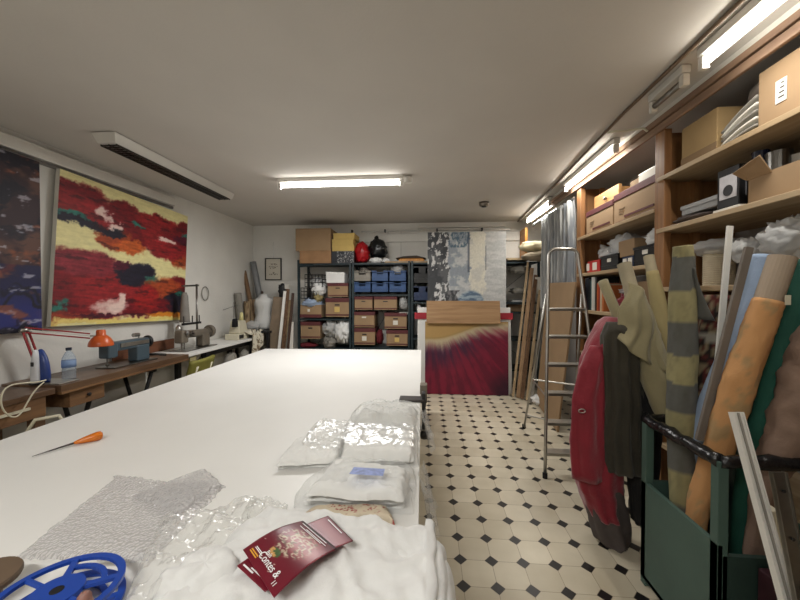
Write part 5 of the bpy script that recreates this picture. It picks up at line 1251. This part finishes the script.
for i,(zt,xr,dr,am,lab) in enumerate(((.825,.036,.26,.006,'white fabric sheet, bottom layer of the big pile, hanging lowest over the table edge'),(.845,.020,.14,.008,'white fabric sheet, middle layer of the big pile'),(.864,-.004,.045,.012,'crumpled white fabric sheet, top layer of the big pile under the leaflets'))):
    mb = pile(0,zt,xr,dr,i*5+2,am)
    for v in mb.v: v.y -= (2-i)*.035 if True else 0
    tag(put(mb,'white_fabric_sheet',m_cloth,smooth=True,solid=.003),lab,'fabric','layers of the white fabric pile')
tag(put(MB().blob(PZ(205,585,.83),.085,.075,.05,5,.22,5),'crumpled_fabric',m_cloth,smooth=True),'crumpled end of white fabric by the blue reel','fabric')
# leaflets
ZL = .888
def leaflet(label, c, z, seed, main=True):
    P_ = [PZ(px,py,z) for px,py in c]   # bottom-left(near-left), bottom-right..., see use
    t = thing('leaflet',label,'leaflet',(P_[0]+P_[2])/2)
    nrm = 0.0
    def pos(u,v,dz=0): 
        p = (P_[0]*(1-u)+P_[1]*u)*(1-v)+(P_[3]*(1-u)+P_[2]*u)*v; p.z = z+dz+.010*math.sin(v*PI)*1.0; return p
    nu,nv = 40,80
    def cfn(u,v):
        c = mixc((112,26,42),(96,18,34),v); 
        n = fb((u*5+seed,v*10,2))
        d = ((u-.48)/.40)**2+((v-.60)/.30)**2
        if main:
            c = mixc(c,(176,108,104),sm(1.3,.2,((u-.62)/.5)**2+((v-.66)/.25)**2)*.75)
            if d < 1: 
                s = abs(fb((u*6+3,v*11,6),2)); c = mixc(c,(196,186,160),sm(.20,.06,s)*sm(1,.6,d))
                if fb((u*10,v*16,9),2) > .38: c = mixc(c,(96,92,72),.6)
            d2 = ((u-.42)/.12)**2+((v-.30)/.06)**2
            if d2 < 1: c = mixc(c,(60,110,60) if n>0 else (226,190,110),.8)
            if fb((u*40,v*80,1)) > .62: c = (214,190,180)
            if v > .955: c = (50,14,24)
        else:
            c = mixc(c,(176,116,116),sm(.8,.1,abs(v-.86)*5)*.6)
        return c
    g = MB().grid(lambda u,v: pos(u,v,.0),nu,nv); cs = [lin(cfn(i/nu,j/nv)) for j in range(nv+1) for i in range(nu+1)]
    put(g,'printed_front',m_vcg,t,smooth=True,cf=lambda v,i: cs[i],solid=.0016)
    return t,pos
def put_text(s,size,mt,t,pos,u,v,rot=0):
    """text lying on the leaflet; centre (u,v), baseline along u (rot=0)"""
    p0 = pos(u,v,.0022); ex = (pos(min(1,u+.02),v,.0022)-pos(max(0,u-.02),v,.0022)).normalized(); ey0 = (pos(u,min(1,v+.02),.0022)-pos(u,max(0,v-.02),.0022)).normalized()
    n = ex.cross(ey0).normalized(); ey = n.cross(ex)
    M_ = Matrix.Translation(p0) @ Matrix((ex,ey,n)).transposed().to_4x4() @ Matrix.Rotation(rot,4,'Z')
    return text(s,'printed_text',size,mt,M_,t,.0003)
m_tw = emis('white_print',(1,1,1),0); m_ty = mat('yellow_print',(230,170,60),.5,var=0)
# lower leaflet: sticks out lower left and upper right
t1,pos1 = leaflet('dark red leaflet lying underneath, its ends showing past the upper one',[(237,566),(265,592),(353,541),(328,516)],ZL-.008,3,False)
t2,pos2 = leaflet('dark red printed leaflet with a pale ornament lying on top of the other',[(243,550),(274,598),(337,549),(303,521)],ZL,5,True)
# lettering of the leaflets
put_text('Contes &',.020,m_tw,t2,pos2,.55,.15,0)
put_text('Bals',.012,m_tw,t2,pos2,.40,.22,0)
put_text('11',.012,m_tw,t2,pos2,.85,.07,0)
for k in range(2): put(MB().hexa([pos2(.10,.06+.03*k,.002),pos2(.30,.06+.03*k,.002),pos2(.30,.075+.03*k,.002),pos2(.10,.075+.03*k,.002),pos2(.10,.06+.03*k,.0026),pos2(.30,.06+.03*k,.0026),pos2(.30,.075+.03*k,.0026),pos2(.10,.075+.03*k,.0026)]),'yellow_line',m_ty,t2)
def line(pos,t,u0,u1,v,w,mt):
    put(MB().hexa([pos(u0,v,.0018),pos(u1,v,.0018),pos(u1,v+w,.0018),pos(u0,v+w,.0018),pos(u0,v,.0024),pos(u1,v,.0024),pos(u1,v+w,.0024),pos(u0,v+w,.0024)]),'print_line',mt,t)
for (u0,u1,v,w) in ((.12,.34,.135,.01),(.12,.30,.155,.01),(.15,.75,.86,.012),(.30,.85,.885,.012),(.10,.80,.935,.012)): line(pos2,t2,u0,u1,v,w,m_tw)
for (u0,u1,v,w) in ((.10,.45,.03,.014),(.30,.80,.055,.010),(.15,.7,.95,.012)): line(pos1,t1,u0,u1,v,w,m_tw)

# bubble wrap and clear plastic
cush('bubble_wrap','sheet of bubble wrap folded over on the table','bubble wrap',[(14,560),(150,562),(226,484),(118,474)],.012,m_bubble,51,amp=.002,fr=9,p=14,nu=90,nv=70)
cush('bubble_wrap_fold','loose folded-back edge of the bubble wrap with a twisted corner','bubble wrap',[(130,500),(180,520),(223,482),(205,467)],.022,m_bubble,53,amp=.005,fr=10,p=8)
m_film_d = plastic('crumpled_clear_sheet', .26, (.95,.95,.94), .2, 16, .55)
cush('plastic_sheet','crumpled clear plastic sheet between the bubble wrap and the white fabric','plastic sheet',[(120,612),(222,600),(257,490),(160,512)],.030,m_film_d,55,amp=.016,fr=6,p=6,nu=80,nv=80)
cush('plastic_sheet','small clear plastic scrap lying by the far corner of the white fabric pile','plastic sheet',[(240,520),(285,516),(288,500),(252,494)],.015,m_film_d,57,amp=.012,fr=14)
# awl
t = thing('awl','awl with a glossy orange handle and long dark blade','awl',PZ(72,443,ZT0))
a = PZ(32,456.5,ZT+.006); b = PZ(74,443,ZT+.010); c_ = PZ(103,434.5,ZT+.020)
put(MB().tube([a,(a+b)/2,b],[.0012,.003,.0045],8),'blade',mat('dark_blade',(70,66,66),.35,.8),t,smooth=True)
pp = [b+(c_-b)*f for f in (0,.1,.3,.55,.8,.93,1)]
put(MB().tube(pp,[.005,.008,.012,.016,.019,.017,.009],16),'handle',mat('orange_varnish',(206,112,28),.2,var=.15,scale=20),t,smooth=True)
# blue reel: two spoked flanges on a hub
t = thing('cable_reel','bright blue plastic reel with open spoked flanges lying on the table','reel',(-.70,.60,ZT))
m_reel = mat('bright_blue_plastic',(32,70,160),.35,var=.05)
def flange(z, tiltc):
    mb = MB(); R = .104; n = 64; cx,cy = -.712,.590
    def ring(r0,r1,z,h):
        b = len(mb.v)
        for k in range(n):
            th = 2*PI*k/n
            for (r_,zz) in ((r0,z),(r1,z),(r1,z+h),(r0,z+h)): mb.v.append(Vector((cx+r_*math.cos(th),cy+r_*math.sin(th),zz)))
        for k in range(n):
            j = (k+1)%n
            for q in range(4): mb.f.append([b+k*4+q,b+j*4+q,b+j*4+(q+1)%4,b+k*4+(q+1)%4])
    ring(R-.013,R,z,.007); ring(.010,.042,z,.009); 
    for k in range(4):
        a0 = k*PI/2+.55
        mb.bar((cx+.03*math.cos(a0),cy+.03*math.sin(a0),z+.003),(cx+(R-.004)*math.cos(a0),cy+(R-.004)*math.sin(a0),z+.003),.012,.007)
        a1 = a0+PI/2; am = (a0+a1)/2
        arc = [(cx+.070*math.cos(a0+(a1-a0)*f),cy+.070*math.sin(a0+(a1-a0)*f),z+.003) for f in [i/8 for i in range(9)]]
        if k % 2 == 0: 
            [mb.bar(arc[i],arc[i+1],.010,.006) for i in range(8)]
        else:
            mb.tube([(cx+.036*math.cos(am),cy+.036*math.sin(am),z+.003),(cx+(R-.004)*math.cos(am),cy+(R-.004)*math.sin(am),z+.003)],.0055,6)
    return mb
fl = flange(ZT+.042,0); M_ = Matrix.Translation((-.705,.603,ZT+.05)) @ Matrix.Rotation(math.radians(-2),4,'X') @ Matrix.Translation((.705,-.603,-(ZT+.05)))
fl.v = [M_ @ v for v in fl.v]
uf = put(fl,'upper_flange',m_reel,t); put(MB().lathe([(0,0),(.011,0),(.011,.002),(0,.002)],(-.712,.590,ZT+.050),None,20),'centre_hole',m_black,uf); put(flange(ZT+.002,0),'lower_flange',m_reel,t)
put(MB().lathe([(.016,0),(.034,0),(.034,.041),(.016,.041)],(-.712,.590,ZT+.002),None,28),'hub',m_reel,t,smooth=False)
# second blue flange piece behind
t = thing('wooden_spool','round brown wooden spool at the bottom left corner of the table','spool',PZ(-2,585,ZT))
cc = PZ(-20,588,ZT+.03)
put(MB().lathe([(.012,0),(.058,0),(.060,.004),(.060,.010),(.058,.014),(.012,.014)],(cc.x,cc.y,ZT+.036),None,32),'upper_disc',mat('brown_spool_wood',(98,80,62),.7,var=.2),t)
put(MB().lathe([(.012,0),(.03,0),(.03,.036),(.012,.036)],(cc.x,cc.y,ZT+.001),None,24),'core',m_bench,t)
put(MB().lathe([(0,.0005),(.012,.0005),(.012,.015),(0,.015)],(cc.x,cc.y,ZT+.036),None,16),'centre_hole',m_black,t)
tag(put(MB().blob(PZ(84,604,.86),.012,.012,.022,5,.2,5,nu=14,nv=10),'wooden_peg',mat('pinkish_wood',(140,100,90),.5),smooth=True),'small pinkish-brown wooden peg standing in the blue reel','peg')

# ---------- WORLD, CAMERA ----------
w = bpy.data.worlds.new('world'); bpy.context.scene.world = w; w.use_nodes = True
w.node_tree.nodes['Background'].inputs[0].default_value = (.97,.98,1,1); w.node_tree.nodes['Background'].inputs[1].default_value = .11
cam = bpy.data.cameras.new('camera'); co = bpy.data.objects.new('camera', cam); col.objects.link(co)
co.location = (0,0,H); co.rotation_euler = (PI/2-PIT, 0, YAW); cam.sensor_width = 36; cam.lens = F/800*36; cam.clip_start = .02
sc = bpy.context.scene; sc.camera = co
sc.view_settings.view_transform = 'Standard'; sc.view_settings.look = 'None'; sc.view_settings.exposure = .22
sc.cycles.use_denoising = True; sc.cycles.max_bounces = 6; sc.cycles.transparent_max_bounces = 16; sc.cycles.sample_clamp_indirect = 4; sc.cycles.caustics_reflective = False; sc.cycles.caustics_refractive = False
